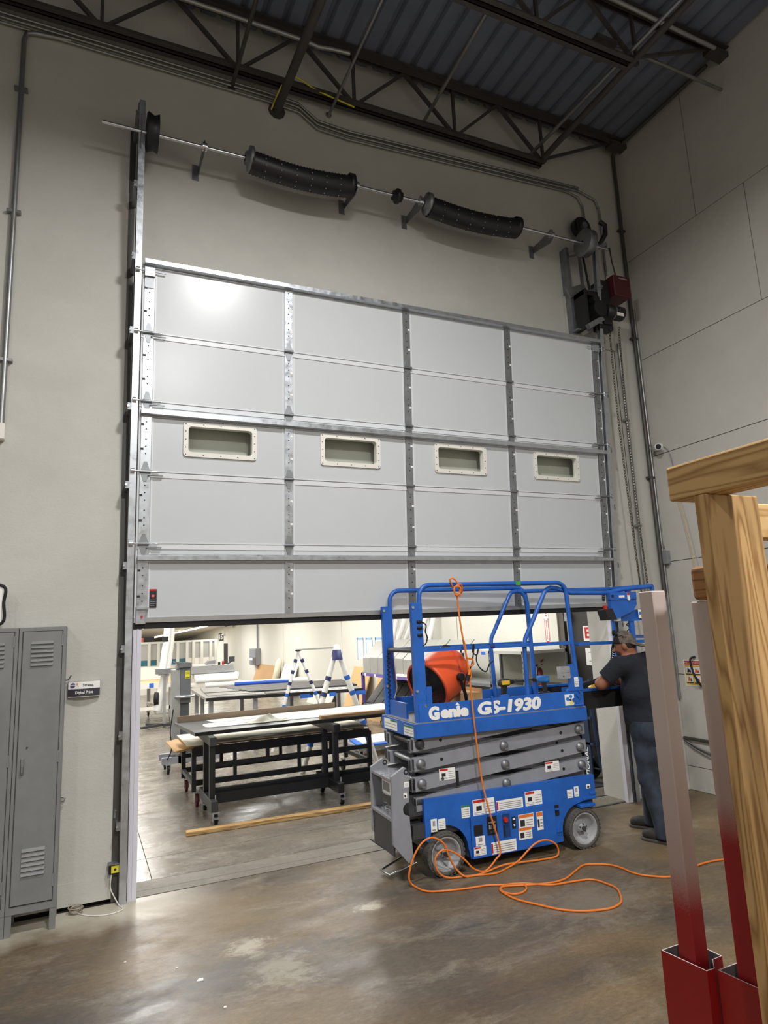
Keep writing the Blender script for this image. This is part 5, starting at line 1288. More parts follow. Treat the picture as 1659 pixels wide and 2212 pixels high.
# black workbench on casters, nearest the opening
wbn = thing('work_table', 'long black work table on casters with white sheets on top, nearest the opening', 'table', (2.0, 2.2, 0))
MB().prism([(.72, 2.02), (3.45, 2.02), (3.45, 3.12), (.63, 3.12)], 2, .872, .91).link('table_top', mat('grey_table_top', '#565a5c', .32, var=.1, scale=4), wbn, bevel=.004)
MB().bx(.722, 3.448, 2.015, 2.02, .872, .908).link('edge_band', M_black, wbn)
for x in (.88, 2.29):
    MB().bx(x - .035, x + .035, 1.72, 2.52, .13, .24).link('foot_beam', M_blk if x > 1 else M_dark, wbn, bevel=.004)
    for y in (1.88, 2.26): MB().bx(x - .03, x + .03, y - .03, y + .03, .24, .78).link('leg', M_blk, wbn, bevel=.003)
    MB().bx(x - .035, x + .035, 1.80, 2.95, .78, .872).link('top_bracket', M_dark if x < 1 else M_blk, wbn, bevel=.003)
    for y in (1.78, 2.46):
        caster(wbn, x + .02, y, .048, z_top=.13)
        MB().cyl((x + .02, y, .24), (x + .02, y, .29), .008, 8).link('leveling_bolt', M_chrome, wbn)
MB().bx(.9, 3.4, 2.05, 2.11, .14, .245).link('long_beam', M_blk, wbn)
MB().bx(.9, 3.4, 2.15, 2.21, .17, .275).link('long_beam', M_blk, wbn)
b = MB(); rp = arc((.99, 2.40), .10, 180, 270, 6) + [(3.3, 2.20), (3.3, 2.68)] + [(1.0, 2.66)] + arc((.99, 2.56), .10, 90, 180, 6)
flat(rp, .911, .918, M_paper, 'acrylic_sheet', 'white sheet with rounded corners lying on the front of the black work table', 'sheet')
flat([(1.05, 2.72), (3.4, 2.72), (3.4, 3.02), (1.0, 3.02)], .911, .915, mat('pale_sheet', '#c9cdcc', .4), 'acrylic_sheet', 'pale grey sheet along the back of the black work table', 'sheet')
tag(MB().bx(.66, 2.72, 3.05, 3.075, .911, .985).link('board', mat('brown_hardboard', '#8b7865', .75, var=.06, scale=3)), 'brown board standing on edge along the back of the black work table', 'board')
tag(MB().bx(2.18, 3.42, 2.035, 2.125, .911, .952).link('lumber', wood('lumber_weathered', '#7d5e3f', '#a5876180'[:7], 0, 10), bevel=.004), 'weathered timber length lying on the front edge of the black work table', 'lumber')
rg = []; n = 18
for i in range(n):
    for j in range(n):
        u_, v_ = i / (n - 1) - .5, j / (n - 1) - .5
        h = max(0, .085 * math.exp(-((u_ + .05) ** 2 * 30 + v_ ** 2 * 26)) + .016 * math.sin(u_ * 21 + v_ * 9) * math.cos(v_ * 17) * (1 - abs(u_) - abs(v_)))
        rg.append((1.62 + u_ * .52 + .03 * math.sin(v_ * 14), 2.36 + v_ * .24 + .02 * math.sin(u_ * 15), .920 + h))
fs = [(i * n + j, i * n + j + 1, (i + 1) * n + j + 1, (i + 1) * n + j) for i in range(n - 1) for j in range(n - 1)]
ro = MB().add(rg, fs, 0, True).link('rag', mat('grey_cloth', '#b5b5a8', .9, var=.1, scale=20)); sm = ro.modifiers.new('s', 'SOLIDIFY'); sm.thickness = .004
tag(ro, 'crumpled grey cloth on the white sheet of the black work table', 'cloth')

# second cart with sheet material under the bench
c2 = thing('sheet_cart', 'low black frame cart carrying plywood and pale sheets, behind the work table', 'cart', (1.9, 3.1, 0))
X0, X1, Y0, Y1 = .80, 3.03, 2.64, 3.52
for x in (X0, X1):
    for y in (Y0, Y1): MB().bx(x - .025, x + .025, y - .025, y + .025, .17, .63).link('leg', M_blk, c2)
for y in (Y0, Y1):
    for z, h in ((.61, .05), (.44, .025), (.265, .03)): MB().bx(X0, X1, y - .02, y + .02, z - h, z + h).link('rail', M_blk, c2)
    for x in (1.28, 1.68, 2.08, 2.5): MB().bx(x - .02, x + .02, y - .018, y + .018, .28 if x in (1.28, 2.08) else .46, .60).link('upright', M_blk, c2)
for x in (X0, X1):
    for z in (.26, .61): MB().bx(x - .02, x + .02, Y0, Y1, z - .025, z + .025).link('rail', M_dark if x < 1 else M_blk, c2)
for x in (X0 + .04, X1 - .04):
    for y in (Y0 + .03, Y1 + .02): caster(c2, x, y, .07, False, mat('red_wheel', '#5a2326', .5) if x < 1 else M_black, .17)
for k, (x0, x1, y0, y1, z, m, lab) in enumerate(((.62, 3.0, 2.72, 3.55, .676, M_ply, 'lowest plywood sheet on the low black cart'), (.58, 2.95, 2.70, 3.5, .690, M_card, 'middle tan sheet on the low black cart, sticking out left'), (.72, 3.02, 2.63, 3.56, .706, mat('cream_sheet', '#d8cfb9', .55), 'top cream sheet on the low black cart under the table'))):
    nx = 12; vs = []
    for i in range(nx + 1):
        f = i / nx; x = x0 + (x1 - x0) * f; dr = -.045 * max(0, 1 - f * 6) ** 1.5 * (k < 2) - .002 * k * (f < .1)
        vs += [(x, y0, z + dr - .01), (x, (y0 * .7 + y1 * .3), z + dr), (x, y1, z + dr)]
    fs = [(i * 3 + j, i * 3 + j + 1, (i + 1) * 3 + j + 1, (i + 1) * 3 + j) for i in range(nx) for j in range(2)]
    o = MB().add(vs, fs, 0, True).link('sheet', m); s_ = o.modifiers.new('s', 'SOLIDIFY'); s_.thickness = .012
    tag(o, lab, 'sheet')
tag(MB().prism([(1.42, 2.60), (1.75, 2.64), (1.86, 2.74), (1.5, 2.70)], 2, .707, .711).link('paper', M_paper), 'loose paper lying on the cream sheet under the work table', 'paper')

# timber on the floor in front of the bench
tag(MB().bar((.565, 1.54, .0205), (2.95, 1.475, .0205), .09, .04).link('lumber', wood('floor_pine', '#856337', '#bd9a64', 0, 9), bevel=.004), 'long pine timber lying on the floor just inside the opening', 'lumber')

# grey pedestal machine
pm = thing('cutter_pedestal', 'grey upright machine pedestal with a yellow label, left behind the work table', 'machine', (.97, 5.0, 0))
MB().bx(.92, 1.07, 4.83, 5.05, .98, 1.50).prism([(.86, 1.5), (1.08, 1.5), (1.08, 1.565), (.84, 1.59), (.84, 1.565), (.90, 1.545)], 1, 4.80, 5.08).link('head', mat('machine_grey', '#63676a', .45), pm, bevel=.006)
MB().bx(.99, 1.055, 4.826, 4.83, 1.33, 1.45, 0).bx(.995, 1.05, 4.824, 4.826, 1.34, 1.35, 1).bx(.995, 1.05, 4.824, 4.826, 1.40, 1.405, 1).bx(.995, 1.05, 4.824, 4.826, 1.425, 1.43, 1).link('label_plate', [M_ylab, M_txt], pm)
MB().bx(.93, 1.05, 4.86, 5.04, .12, .98).link('column', mat('machine_slate', '#52575a', .45), pm)
MB().bx(.80, .925, 4.84, 5.02, .25, 1.48).link('side_post', M_alu, pm, bevel=.01)
MB().lathe([(0, 0), (0, .16), (.02, .17), (.035, .15), (.035, 0)], (.98, 4.92, 1.06), (0, 0, 1), 24).link('tray', M_galv, pm)
MB().bx(.67, 1.5, 4.82, 4.90, .135, .225).bx(.67, 1.4, 5.2, 5.28, .135, .225).bx(.9, 1.0, 4.82, 5.28, .135, .225).link('base_beam', M_grey, pm)
for x, y in ((.76, 4.83), (.76, 5.24), (1.4, 4.86), (1.35, 5.24)): caster(pm, x, y, .062, False, M_black, .135)
MB().tube(smooth_path([(.82, 4.82, .9), (.78, 4.80, .6), (.80, 4.8, .35), (.74, 4.8, .2)], 5), .008, 6).link('cable', M_black, pm)

# strip table
stb = thing('strip_table', 'wide pale assembly table covered with long dark strips and sheets', 'table', (3.0, 7.2, 0))
MB().prism([(1.52, 6.2), (4.2, 5.65), (4.72, 8.15), (1.62, 8.75)], 2, .86, .90).link('table_top', mat('worn_grey_top', '#8d8a85', .5, var=.1, scale=3), stb)
MB().prism([(1.52, 6.19), (4.2, 5.64), (4.2, 5.66), (1.52, 6.21)], 2, .85, .905).link('edge_band', M_black, stb)
for x, y in ((1.62, 6.3), (1.66, 7.5), (1.72, 8.6), (2.35, 6.12), (2.9, 6.02), (3.5, 5.9), (4.12, 5.78), (4.6, 8.05), (2.6, 8.4), (3.6, 8.2)): MB().bx(x - .035, x + .035, y - .035, y + .035, 0, .86).link('leg', M_alu, stb)
MB().prism([(1.62, 6.32), (4.12, 5.8), (4.15, 5.95), (1.65, 6.47)], 2, .38, .41).link('stretcher', M_alu, stb)
MB().prism([(1.6, 6.4), (1.65, 6.4), (1.74, 8.6), (1.69, 8.6)], 2, .38, .42).link('stretcher', M_alu, stb)
for k in range(13):
    y = 6.75 + k * .125; x0 = 2.35 - .02 * k + random.uniform(-.05, .05); x1 = 4.35 + .02 * k
    sl_ = lambda x, y: (x, y - .205 * (x - 2.3))
    a, c = sl_(x0, y), sl_(x1, y)
    tag(MB().bar((a[0], a[1], .915), (c[0], c[1], .915), .075, .026).link('metal_strip', (M_dark, mat('taupe_strip', '#6f6963', .5))[k % 2]), '%s narrow dark metal strip from the front on the assembly table' % ORD[k], 'strip', 'dark strips on the assembly table')
for k, (P4, m, lab) in enumerate((([(1.62, 6.62), (2.42, 6.48), (2.52, 6.95), (1.66, 7.12)], 'grey front plate at the left end of the assembly table'.replace('grey', 'flat grey'), 'x'), ([(1.66, 7.25), (2.28, 7.12), (2.42, 8.3), (1.78, 8.5)], 'large grey plate at the back left of the assembly table', 'x'), ([(1.72, 6.25), (2.5, 6.10), (2.54, 6.38), (1.74, 6.5)], 'narrow grey plate on the front left edge of the assembly table', 'x'), ([(2.54, 6.09), (2.95, 6.0), (3.0, 6.3), (2.58, 6.4)], 'small brown plate on the front edge of the assembly table', 'x'))):
    flat(P4, .902, .912 + .008 * (k == 1), mat('grey_plate', '#85837f', .5), 'sheet_plate', m, 'plate') if k != 3 else flat(P4, .902, .912, mat('umber_plate', '#4f4239', .5), 'sheet_plate', m, 'plate')
sw_ = thing('swatch_sheet', 'white sheet printed with grey squares on the front of the assembly table', 'sheet', (3.4, 6.1, .902))
MB().prism([(3.0, 6.0), (3.95, 5.80), (4.02, 6.12), (3.06, 6.34)], 2, .902, .906).link('sheet', M_paper, sw_)
for k in range(7):
    x = 3.06 + k * .125; y = 6.02 - k * .0263
    MB().prism([(x, y), (x + .09, y - .019), (x + .12, y + .18), (x + .03, y + .2)], 2, .906, .908).link('swatch', mat('swatch_grey', '#8f9290', .6), sw_)
tag(MB().cyl((1.9, 8.62, .955), (3.95, 8.15, .955), .05, 14).link('paper_roll', M_paper), 'long white roll lying at the back of the assembly table', 'roll')
tag(MB().cyl((2.45, 8.36, .95), (3.6, 8.1, .95), .042, 14).link('film_roll', mat('royal_blue_film', '#2556b8', .45)), 'long bright blue roll in front of the white roll on the assembly table', 'roll')
for k, (x, y, s_) in enumerate(((3.2, 5.845, .12), (4.15, 5.65, .1), (3.65, 5.75, .06))):
    tag(MB().bx(x - s_, x + s_, y - .012, y - .004, .80, .87).link('tape_strip', M_tape), ['blue tape strip on the table edge left of the first tripod', 'blue tape strip at the right end of the assembly table edge', 'smallest blue tape strip on the assembly table edge'][k], 'tape')
tbx = thing('parts_tub', 'yellow and black tub standing under the assembly table', 'tub', (2.0, 6.4, .41))
MB().lathe([(0, 0), (0, .07), (.12, .085), (.12, .075), (.01, .06)], (2.0, 6.38, .41), (0, 0, 1), 16).link('tub', M_yellow, tbx); MB().lathe([(.03, .078), (.035, .082), (.07, .083), (.07, .078)], (2.0, 6.38, .41), (0, 0, 1), 16).link('band', M_black, tbx)
tag(MB().lathe([(0, 0), (0, .07), (.10, .085), (.10, .075), (.01, .06)], (2.22, 6.33, .41), (0, 0, 1), 16).link('parts_tub', M_ply), 'tan bowl beside the yellow tub under the assembly table', 'tub')
tag(MB().bx(2.72, 2.92, 6.13, 6.25, .41, .52).link('parts_box', M_red, bevel=.006), 'small dark red box under the assembly table', 'box')

# wrapped A-frames joined by a bar
gt = thing('wrapped_trestle', 'white wrapped trestle of two A-frames with blue tape bands and a top bar', 'trestle', (3.0, 4.7, 0))
ap1 = Vector(at(644, 1405, 1, 5.62)); ap2 = Vector(at(727, 1399, 0, ap1.x))
for ap, feet, th in ((ap1, ((611, 1535), (697, 1535)), .03), (ap2, ((693, 1525), (775, 1535)), .042)):
    for j, (fx_, fy_) in enumerate(feet):
        q = Vector(at(fx_, fy_, 1, ap.y)); d = (q - ap).normalized()
        L = ap.z / -d.z; ft = ap + d * L
        MB().tube([ap, ap.lerp(ft, .3), ap.lerp(ft, .7), ft], [th * .8, th, th * .95, th * .9], 12).link('leg', M_wrap, gt)
        for k in range(5):
            f = .09 + k * .115 if th < .04 else .24 + k * .13
            a = ap.lerp(ft, f); c = ap.lerp(ft, f + .035)
            MB().cyl(a, c, th * 1.06, 12).link('tape_band', M_navy if (k < 3 and not (th > .04 and j == 1)) else M_tape, gt)
MB().bar(ap1 + Vector((0, .03, .01)), ap2, .05, .022).link('top_bar', M_alu, gt)
MB().lathe([(-.17, .085), (-.02, .055), (.04, .04), (.05, 0)], ap2, (0, 0, 1), 16).link('wrapped_cap', M_wrap, gt)
MB().lathe([(-.175, .088), (-.03, .06), (-.03, .05)], ap2, (0, 0, 1), 16).link('tape_cap', M_navy, gt)
MB().bx(ap1.x - .05, ap1.x + .05, ap1.y - .03, ap1.y + .03, ap1.z - .01, ap1.z + .012).link('clamp', M_black, gt)

# purple rack with bent sheets
rkx = 4.92
pr_ = thing('sheet_rack', 'purple steel rack on the far right holding bent grey sheets above black sheets', 'rack', (5.3, 5.2, 0))
for y in (7.46, 5.1, 3.55):
    for x in (rkx + .03, 5.66): MB().bx(x - .03, x + .03, y - .03, y + .03, 0, 1.06).link('post', M_purple, pr_)
MB().bx(rkx, rkx + .04, 3.5, 7.5, 1.0, 1.055).link('front_beam', M_purple, pr_)
MB().bx(rkx + .03, 5.68, 3.5, 7.5, 1.04, 1.06).link('shelf', M_galvd, pr_)
MB().bx(rkx, 5.68, 3.5, 7.5, .40, .44).link('shelf', M_galvd, pr_)
for k in range(8): MB().bx(rkx - .002, rkx, 7.3 - k * .5, 7.22 - k * .5, 1.0, 1.055).link('label_tag', M_paper, pr_)
for k in range(10):
    y = 7.48 - k * .39; v_ = random.uniform(-.01, .01)
    b = MB(); x0 = rkx + .05
    poly = [(x0, 1.062), (x0, 1.37 + v_), (x0 + .36, 1.71 + v_), (x0 + .375, 1.70 + v_), (x0 + .014, 1.365 + v_), (x0 + .014, 1.062)]
    b.prism(poly, 1, y - .375, y)
    tag(b.link('bent_sheet', mat('zinc_sheet', '#a9a8a2', .45, .25, var=.06, scale=3)), '%s bent grey sheet from the far end of the purple rack' % ORD[k], 'sheet', 'bent grey sheets on the purple rack')
for k in range(10):
    y = 7.44 - k * .38
    tag(MB().prism([(rkx + .06, .442), (rkx + .48, .93), (rkx + .495, .92), (rkx + .085, .442)], 1, y - .35, y).link('black_sheet', mat('black_sheet', '#222325', .5)), '%s leaning black sheet from the far end under the purple rack shelf' % ORD[k], 'sheet', 'black sheets on the purple rack')
tag(MB().bx(rkx + .0, rkx + .045, 5.0, 5.75, 1.058, 1.10).link('white_profile', M_paper), 'white bar lying on the purple rack front before the grey sheets', 'bar')
gs = thing('shelf_unit', 'grey steel shelf unit with perforated posts behind the lift platform', 'shelf', (5.3, 2.6, 0))
for y in (3.30, 2.52, 1.72):
    for x in (4.92, 5.62):
        b = MB(); b.bx(x - .02, x + .02, y - .02, y + .02, 0, 1.56)
        if x < 5:
            for k in range(14): b.bx(x - .0205, x - .0195, y - .006, y + .006, .5 + k * .075, .53 + k * .075, 1)
        b.link('post', [M_galvd, M_black], gs)
for z in (.55, 1.05, 1.52): MB().bx(4.9, 5.64, 1.70, 3.32, z, z + .04).link('shelf', M_lgrey if z > 1.5 else M_galvd, gs)
MB().bx(5.63, 5.64, 1.7, 3.3, .2, 1.56).link('back_panel', mat('shelf_back', '#a09c8e', .8), gs)
MB().bx(4.896, 4.90, 2.62, 2.72, 1.50, 1.545).link('tape_tag', M_tape, gs)
# leaning tubes and board on the back wall
for k, (a, c, r) in enumerate((((850, 1330), (845, 1382), .045), ((863, 1327), (850, 1385), .045), ((882, 1328), (862, 1385), .05), ((897, 1340), (872, 1400), .045), ((927, 1330), (900, 1392), .05), ((944, 1326), (932, 1378), .05))):
    p0 = Vector(at(*a, 0, XI - .08)); p1 = Vector(at(*c, 0, XI - .22)); d = (p1 - p0).normalized()
    top_ = p0 - d * ((2.5 - p0.z) / -d.z); bot = p0 + d * ((p0.z - 1.062) / -d.z)
    bot.x = max(bot.x, 5.3); bot.y = min(bot.y, 7.44); top_.x = min(top_.x, XI - r - .005)
    tag(MB().lathe([(0, r * .8), (0, r), ((top_ - bot).length, r), ((top_ - bot).length, r * .8)], bot, top_ - bot, 16).link('cardboard_tube', M_paper), ['leftmost white tube leaning on the wall behind the grey sheets', 'second white tube from the left leaning on the wall', 'third white tube from the left leaning on the wall', 'short lower white tube fourth from the left by the wall', 'white tube just right of the lettered board', 'rightmost white tube leaning on the wall behind the lift'][k], 'tube')
lbd = thing('lettered_board', 'white board with black letters leaning among the white tubes', 'board', (5.6, 6.5, 0))
q0 = Vector((5.60, 6.15, 0)); U_ = Vector((0, -1, 0)); V_ = Vector((.05, 0, 1)).normalized()
ya, yb = at(884, 1350, 0, 5.68)[1], at(926, 1345, 0, 5.68)[1]
MB().prism([(5.6405, 1.062), (5.72, 2.45), (5.735, 2.45), (5.655, 1.062)], 1, yb, ya).link('board', M_paper, lbd)
zt_ = at(905, 1340, 0, 5.69)[2]
text('lettering', 'P  LRY', .2, M_txt, (5.575 + .14 * zt_ / 2.45 , (ya + yb) / 2, zt_), U_, V_, lbd, bold=.006, width=abs(ya - yb) * .92)

# things on the wall behind
for k, (x, w_) in enumerate(((773.0, 12), (792, 12), (812, 14))):
    ya, yb = at(x, 1400, 0, XI)[1], at(x + w_, 1400, 0, XI)[1]
    t = thing('taped_paper', ['leftmost white paper taped to the cream wall with blue tape', 'middle white paper taped to the cream wall with blue tape', 'right white paper taped to the cream wall, half behind the sheets'][k], 'paper', (XI - .002, (ya + yb) / 2, 1.2))
    MB().bx(XI - .004, XI - .001, yb, ya, 1.25, 1.73).link('sheet', M_paper, t)
    MB().bx(XI - .006, XI - .004, yb - .02, ya + .02, 1.70, 1.75).bx(XI - .006, XI - .004, ya - .02, ya + .03, 1.22, 1.75).bx(XI - .006, XI - .004, yb - .03, yb + .01, 1.3, 1.75).link('tape', mat('pale_blue_tape', '#8fb4dc', .6), t)
eb = thing('disconnect_box', 'grey electrical disconnect box with a white tag on the cream wall', 'electrical box', (XI - .1, 20.1, .78))
MB().bx(XI - .22, XI - .001, 19.6, 20.6, .79, 1.42).link('box', M_grey, eb, bevel=.02); MB().bx(XI - .24, XI - .22, 20.0, 20.5, .98, 1.06).link('tag', M_paper, eb); MB().bx(XI - .3, XI - .22, 19.58, 19.75, .85, 1.1).link('switch_lever', M_galvd, eb)
pipe('conduit', [(XI - .06, 19.9, 1.42), (XI - .06, 19.9, 2.78)], .035, M_grey, 'grey conduit rising from the disconnect box on the cream wall', 'conduit')
n15 = thing('number_sign', 'black square sign with a white number 15 on the cream wall', 'sign', (XI - .03, 27.65, 1.74))
MB().bx(XI - .03, XI - .001, 27.1, 28.2, 1.74, 2.09).link('plate', M_txt, n15)
text('lettering', '15', .34, M_paper, (XI - .034, 27.65, 1.905), (0, -1, 0), (0, 0, 1), n15, bold=.01, width=.78)
tag(MB().bx(XI - .1, XI - .001, 26.6, 26.95, 1.98, 2.2).link('alarm_box', M_white), 'small white box on the wall above the far dark door', 'alarm')
tag(MB().bx(XI - .02, XI - .001, 27.5, 28.0, 1.5, 1.64).link('notice', M_paper), 'small white notice under the number 15 sign', 'notice')
sc2 = thing('security_camera', 'small dark camera on the cream wall near the top of the opening', 'security camera', (XI, 24.6, 2.45))
MB().bx(XI - .25, XI - .001, 24.3, 24.5, 2.50, 2.53).link('arm', M_white, sc2); MB().cyl((XI - .2, 24.3, 2.47), (XI - .3, 25.0, 2.43), .07, 10).link('body', M_black, sc2)
# sheets leaning on the wall
for k, (a, c, m, lab) in enumerate(((19.9, 17.3, M_card, 'wide tan sheet leaning on the cream wall under the disconnect box'), (17.2, 16.75, M_card, 'narrow tan sheet leaning right of the wide tan sheet'), (16.2, 14.7, M_paper, 'white sheet leaning on the cream wall left of the trestle'), (12.9, 11.0, mat('cream_panel', '#dcd8cb', .6), 'low cream panel leaning on the wall between the trestles'))):
    zt2 = (.84, .83, .93, .60)[k]
    tag(MB().prism([(XI - .35, 0), (XI - .04, zt2), (XI - .015, zt2), (XI - .325, 0)], 1, c, a).link('leaning_sheet', m), lab, 'sheet')
p0 = Vector(at(618, 1417, 0, XI - .12)); 
tag(MB().lathe([(0, 0), (0, .11), (1.0, .11), (1.14, .07), (1.17, 0)], (XI - .35, 16.65, 0), (.18, -.25, 1.0), 16).link('foam_roll', mat('cream_foam', '#e5dfc6', .8)), 'cream rounded roll leaning on the wall beside the tan sheets', 'roll')
for k, (y, zt2, m) in enumerate(((9.85, 1.06, M_ply), (8.3, .98, M_ply))):
    tag(MB().prism([(XI - .42, 0), (XI - .05, zt2), (XI - .02, zt2), (XI - .39, 0)], 1, y - (1.1 if k == 0 else .75), y).link('plywood_sheet', m), ['plywood sheet leaning on the wall left of the purple rack', 'plywood sheet leaning on the wall behind the purple rack post'][k], 'sheet')
# extinguisher and its sign
ex = thing('fire_extinguisher', 'dark red fire extinguisher with a white tag hanging on the cream wall', 'fire extinguisher', (XI - .09, 2.33, .85))
MB().lathe([(0, 0), (0, .06), (.01, .07), (.36, .07), (.42, .05), (.44, .025), (.46, .025), (.46, 0)], (XI - .09, 2.33, .85), (0, 0, 1), 20).link('cylinder', mat('extinguisher_red', '#7e1c22', .3), ex)
MB().lathe([(.10, .0705), (.10, .0715), (.27, .0715), (.27, .0705)], (XI - .09, 2.33, .85), (0, 0, 1), 20).link('label_band', M_lgrey, ex)
MB().lathe([(.11, .0716), (.11, .072), (.15, .072), (.15, .0716)], (XI - .09, 2.33, .85), (0, 0, 1), 20).link('label_stripe', M_yellow, ex)
MB().bx(XI - .11, XI - .07, 2.31, 2.35, 1.30, 1.34).tube([(XI - .09, 2.33, 1.34), (XI - .13, 2.27, 1.38), (XI - .14, 2.22, 1.40)], .012, 6).tube([(XI - .09, 2.33, 1.32), (XI - .13, 2.27, 1.33)], .01, 6).link('handle', M_red, ex)
MB().tube(smooth_path([(XI - .09, 2.35, 1.32), (XI - .14, 2.41, 1.30), (XI - .16, 2.42, 1.15), (XI - .15, 2.40, 1.0)], 5), .011, 6).link('hose', M_black, ex)
MB().bx(XI - .17, XI - .165, 2.345, 2.395, 1.10, 1.30).link('inspection_tag', M_paper, ex)
es = thing('extinguisher_sign', 'tall narrow white sign with red arrows above the fire extinguisher', 'sign', (XI - .004, 2.24, 1.6))
MB().bx(XI - .004, XI - .001, 2.19, 2.29, 1.60, 2.07, 0).prism([(2.20, 2.065), (2.28, 2.065), (2.24, 2.045)], 0, XI - .005, XI - .004, 1).bx(XI - .005, XI - .004, 2.195, 2.207, 1.66, 1.98, 1).bx(XI - .005, XI - .004, 2.273, 2.285, 1.66, 1.98, 1).prism([(2.195, 1.655), (2.285, 1.655), (2.24, 1.615)], 0, XI - .005, XI - .004, 1).link('plate', [M_paper, M_redp], es)
text('lettering', 'EXTINGUISHER', .034, M_redp, (XI - .0055, 2.24, 1.82), (0, 0, 1), (0, 1, 0), es, bold=.0008, width=.28)
text('lettering', 'FIRE', .04, M_redp, (XI - .0055, 2.24, 2.02), (0, -1, 0), (0, 0, 1), es, bold=.0008, width=.05)
xs_ = thing('exit_sign', 'white sign with red letters, starting with E, on the dark door', 'sign', (XI + .015, 1.3, 1.66))
MB().bx(XI + .012, XI + .019, .93, 1.49, 1.655, 1.855).link('plate', M_paper, xs_)
text('lettering', 'EXIT', .20, M_redp, (XI + .011, 1.21, 1.755), (0, -1, 0), (0, 0, 1), xs_, bold=.006, width=.51)
for k, (y0, y1, z0, z1) in enumerate(((1.25, 1.48, 1.335, 1.56), (1.12, 1.33, 1.22, 1.345))):
    tag(MB().bx(XI + .012, XI + .018, y0, y1, z0, z1, 0).bx(XI + .011, XI + .012, y0 + .06, y1 - .06, z1 - .06, z1 - .05, 1).bx(XI + .011, XI + .012, y0 + .06, y1 - .06, z0 + .05, z0 + .06, 1).link('door_notice', [M_paper, M_gtxt]), ['larger white notice on the dark door under the red lettered sign', 'smaller white notice stepping down below the larger one on the dark door'][k], 'notice')
# dark hand truck
hx, hy = 5.17, .93
ht = thing('hand_truck', 'dark blue hand truck with white upright lettering beside the doorway', 'hand truck', (hx, hy, 0))
M_dn = mat('dark_navy_enamel', '#20304a', .4)
for s_ in (-.11, .11): MB().tube([(hx + .10, hy + s_, .16), (hx + .02, hy + s_, 1.0), (hx + .05, hy + s_, 1.22)], .028, 8).link('side_tube', M_dn, ht)
for z in (.45, .75, 1.05): MB().bx(hx + .0, hx + .08, hy - .11, hy + .11, z, z + .03).link('cross_bar', M_dn, ht)
MB().bx(hx - .0, hx + .02, hy - .06, hy + .06, .06, .9).link('face_plate', M_dn, ht)
text('lettering', 'TIONAL', .085, M_paper, (hx - .002, hy + .01, .25), (0, 0, 1), (0, 1, 0), ht, bold=.002, width=.34)
MB().bx(hx - .14, hx + .12, hy - .2, hy + .2, .0, .014).link('toe_plate', M_dark, ht)
for s_ in (-.2, .2): MB().lathe([(-.03, .06), (-.03, .11), (-.02, .125), (.02, .125), (.03, .11), (.03, .06), (.03, .0)], (hx + .22, hy + s_, .125), (0, 1, 0), 20).link('wheel', M_black, ht)
MB().cyl((hx + .22, hy - .2, .125), (hx + .22, hy + .2, .125), .012, 8).bar((hx + .22, hy, .125), (hx + .09, hy, .3), .03, .03).link('axle', M_dark, ht)

# printer, tables, ducts and partition farther back
pt = thing('wide_printer', 'wide grey format printer on a white stand far behind the pedestal', 'printer', (2.0, 11.8, 0))
yP = 11.6; pL = at(411, 1440, 1, yP); pR = at(507, 1446, 1, yP); zb_, zt_ = at(460, 1455, 1, yP)[2], at(460, 1438, 1, yP)[2]
MB().prism([(yP, zb_), (yP, zb_ + .05), (yP + .18, zt_), (yP + .6, zt_), (yP + .6, zb_)], 0, pL[0], pR[0]).link('body', mat('printer_grey', '#8c8e8f', .4), pt, bevel=.02)
MB().bx(pL[0] + .1, pR[0] - .55, yP + .2, yP + .5, zt_, zt_ + .04).link('lid', M_white, pt)
MB().prism([(yP - .02, zb_ - .1), (yP - .02, zb_), (yP + .3, zb_), (yP + .3, zb_ - .1)], 0, pL[0] + .1, pR[0] + .1).link('media_tray', M_paper, pt)
MB().cyl((pL[0] + .12, yP - .1, zb_ - .14), (pR[0] + .05, yP - .1, zb_ - .14), .07, 14).link('media_roll', M_paper, pt)
MB().bx(pL[0] - .05, pR[0] + .25, yP - .1, yP + .5, zb_ - .28, zb_ - .23).link('stand_top', M_white, pt)
for x in (pL[0], pR[0] + .15, (pL[0] + pR[0]) / 2): MB().bx(x - .04, x + .04, yP, yP + .4, 0, zb_ - .28).link('leg', M_white, pt)
b = MB(); m0 = at(500, 1424, 1, yP + .3)
b.bx(m0[0] - .06, m0[0] + .08, yP + .28, yP + .33, m0[2] - .06, m0[2] + .07); b.bar((m0[0], yP + .32, m0[2] - .05), (m0[0] - .1, yP + .32, zt_), .03, .03)
b.link('control_screen', M_dark, pt)
b = MB(); m1 = at(455, 1432, 1, yP + .3); b.prism([(m1[0] - .15, zt_ + .03), (m1[0] + .1, zt_ + .03), (m1[0] + .1, zt_ + .13), (m1[0] - .05, zt_ + .12)], 1, yP + .2, yP + .5); b.link('ink_unit', M_grey, pt)
tag(MB().lathe([(0, 0), (0, .03), (.09, .03), (.09, 0)], (m0[0] - .2, yP + .38, zt_), (0, 0, 1), 12).link('ink_bottle', M_redp), 'small red bottle on top of the grey printer', 'bottle')
tag(MB().lathe([(0, 0), (0, .03), (.07, .03), (.07, 0)], (m0[0] - .3, yP + .38, zt_), (0, 0, 1), 12).link('ink_bottle', M_black), 'small black bottle beside the red one on the printer', 'bottle')
lt = thing('side_table', 'pale wooden topped table on casters at the far left behind the opening', 'table', (.6, 12.2, 0))
MB().bx(-.9, 1.72, 11.2, 12.95, .88, .93).link('table_top', M_ply, lt); MB().bx(-.9, 1.72, 11.18, 11.2, .80, .93).link('apron', M_white, lt)
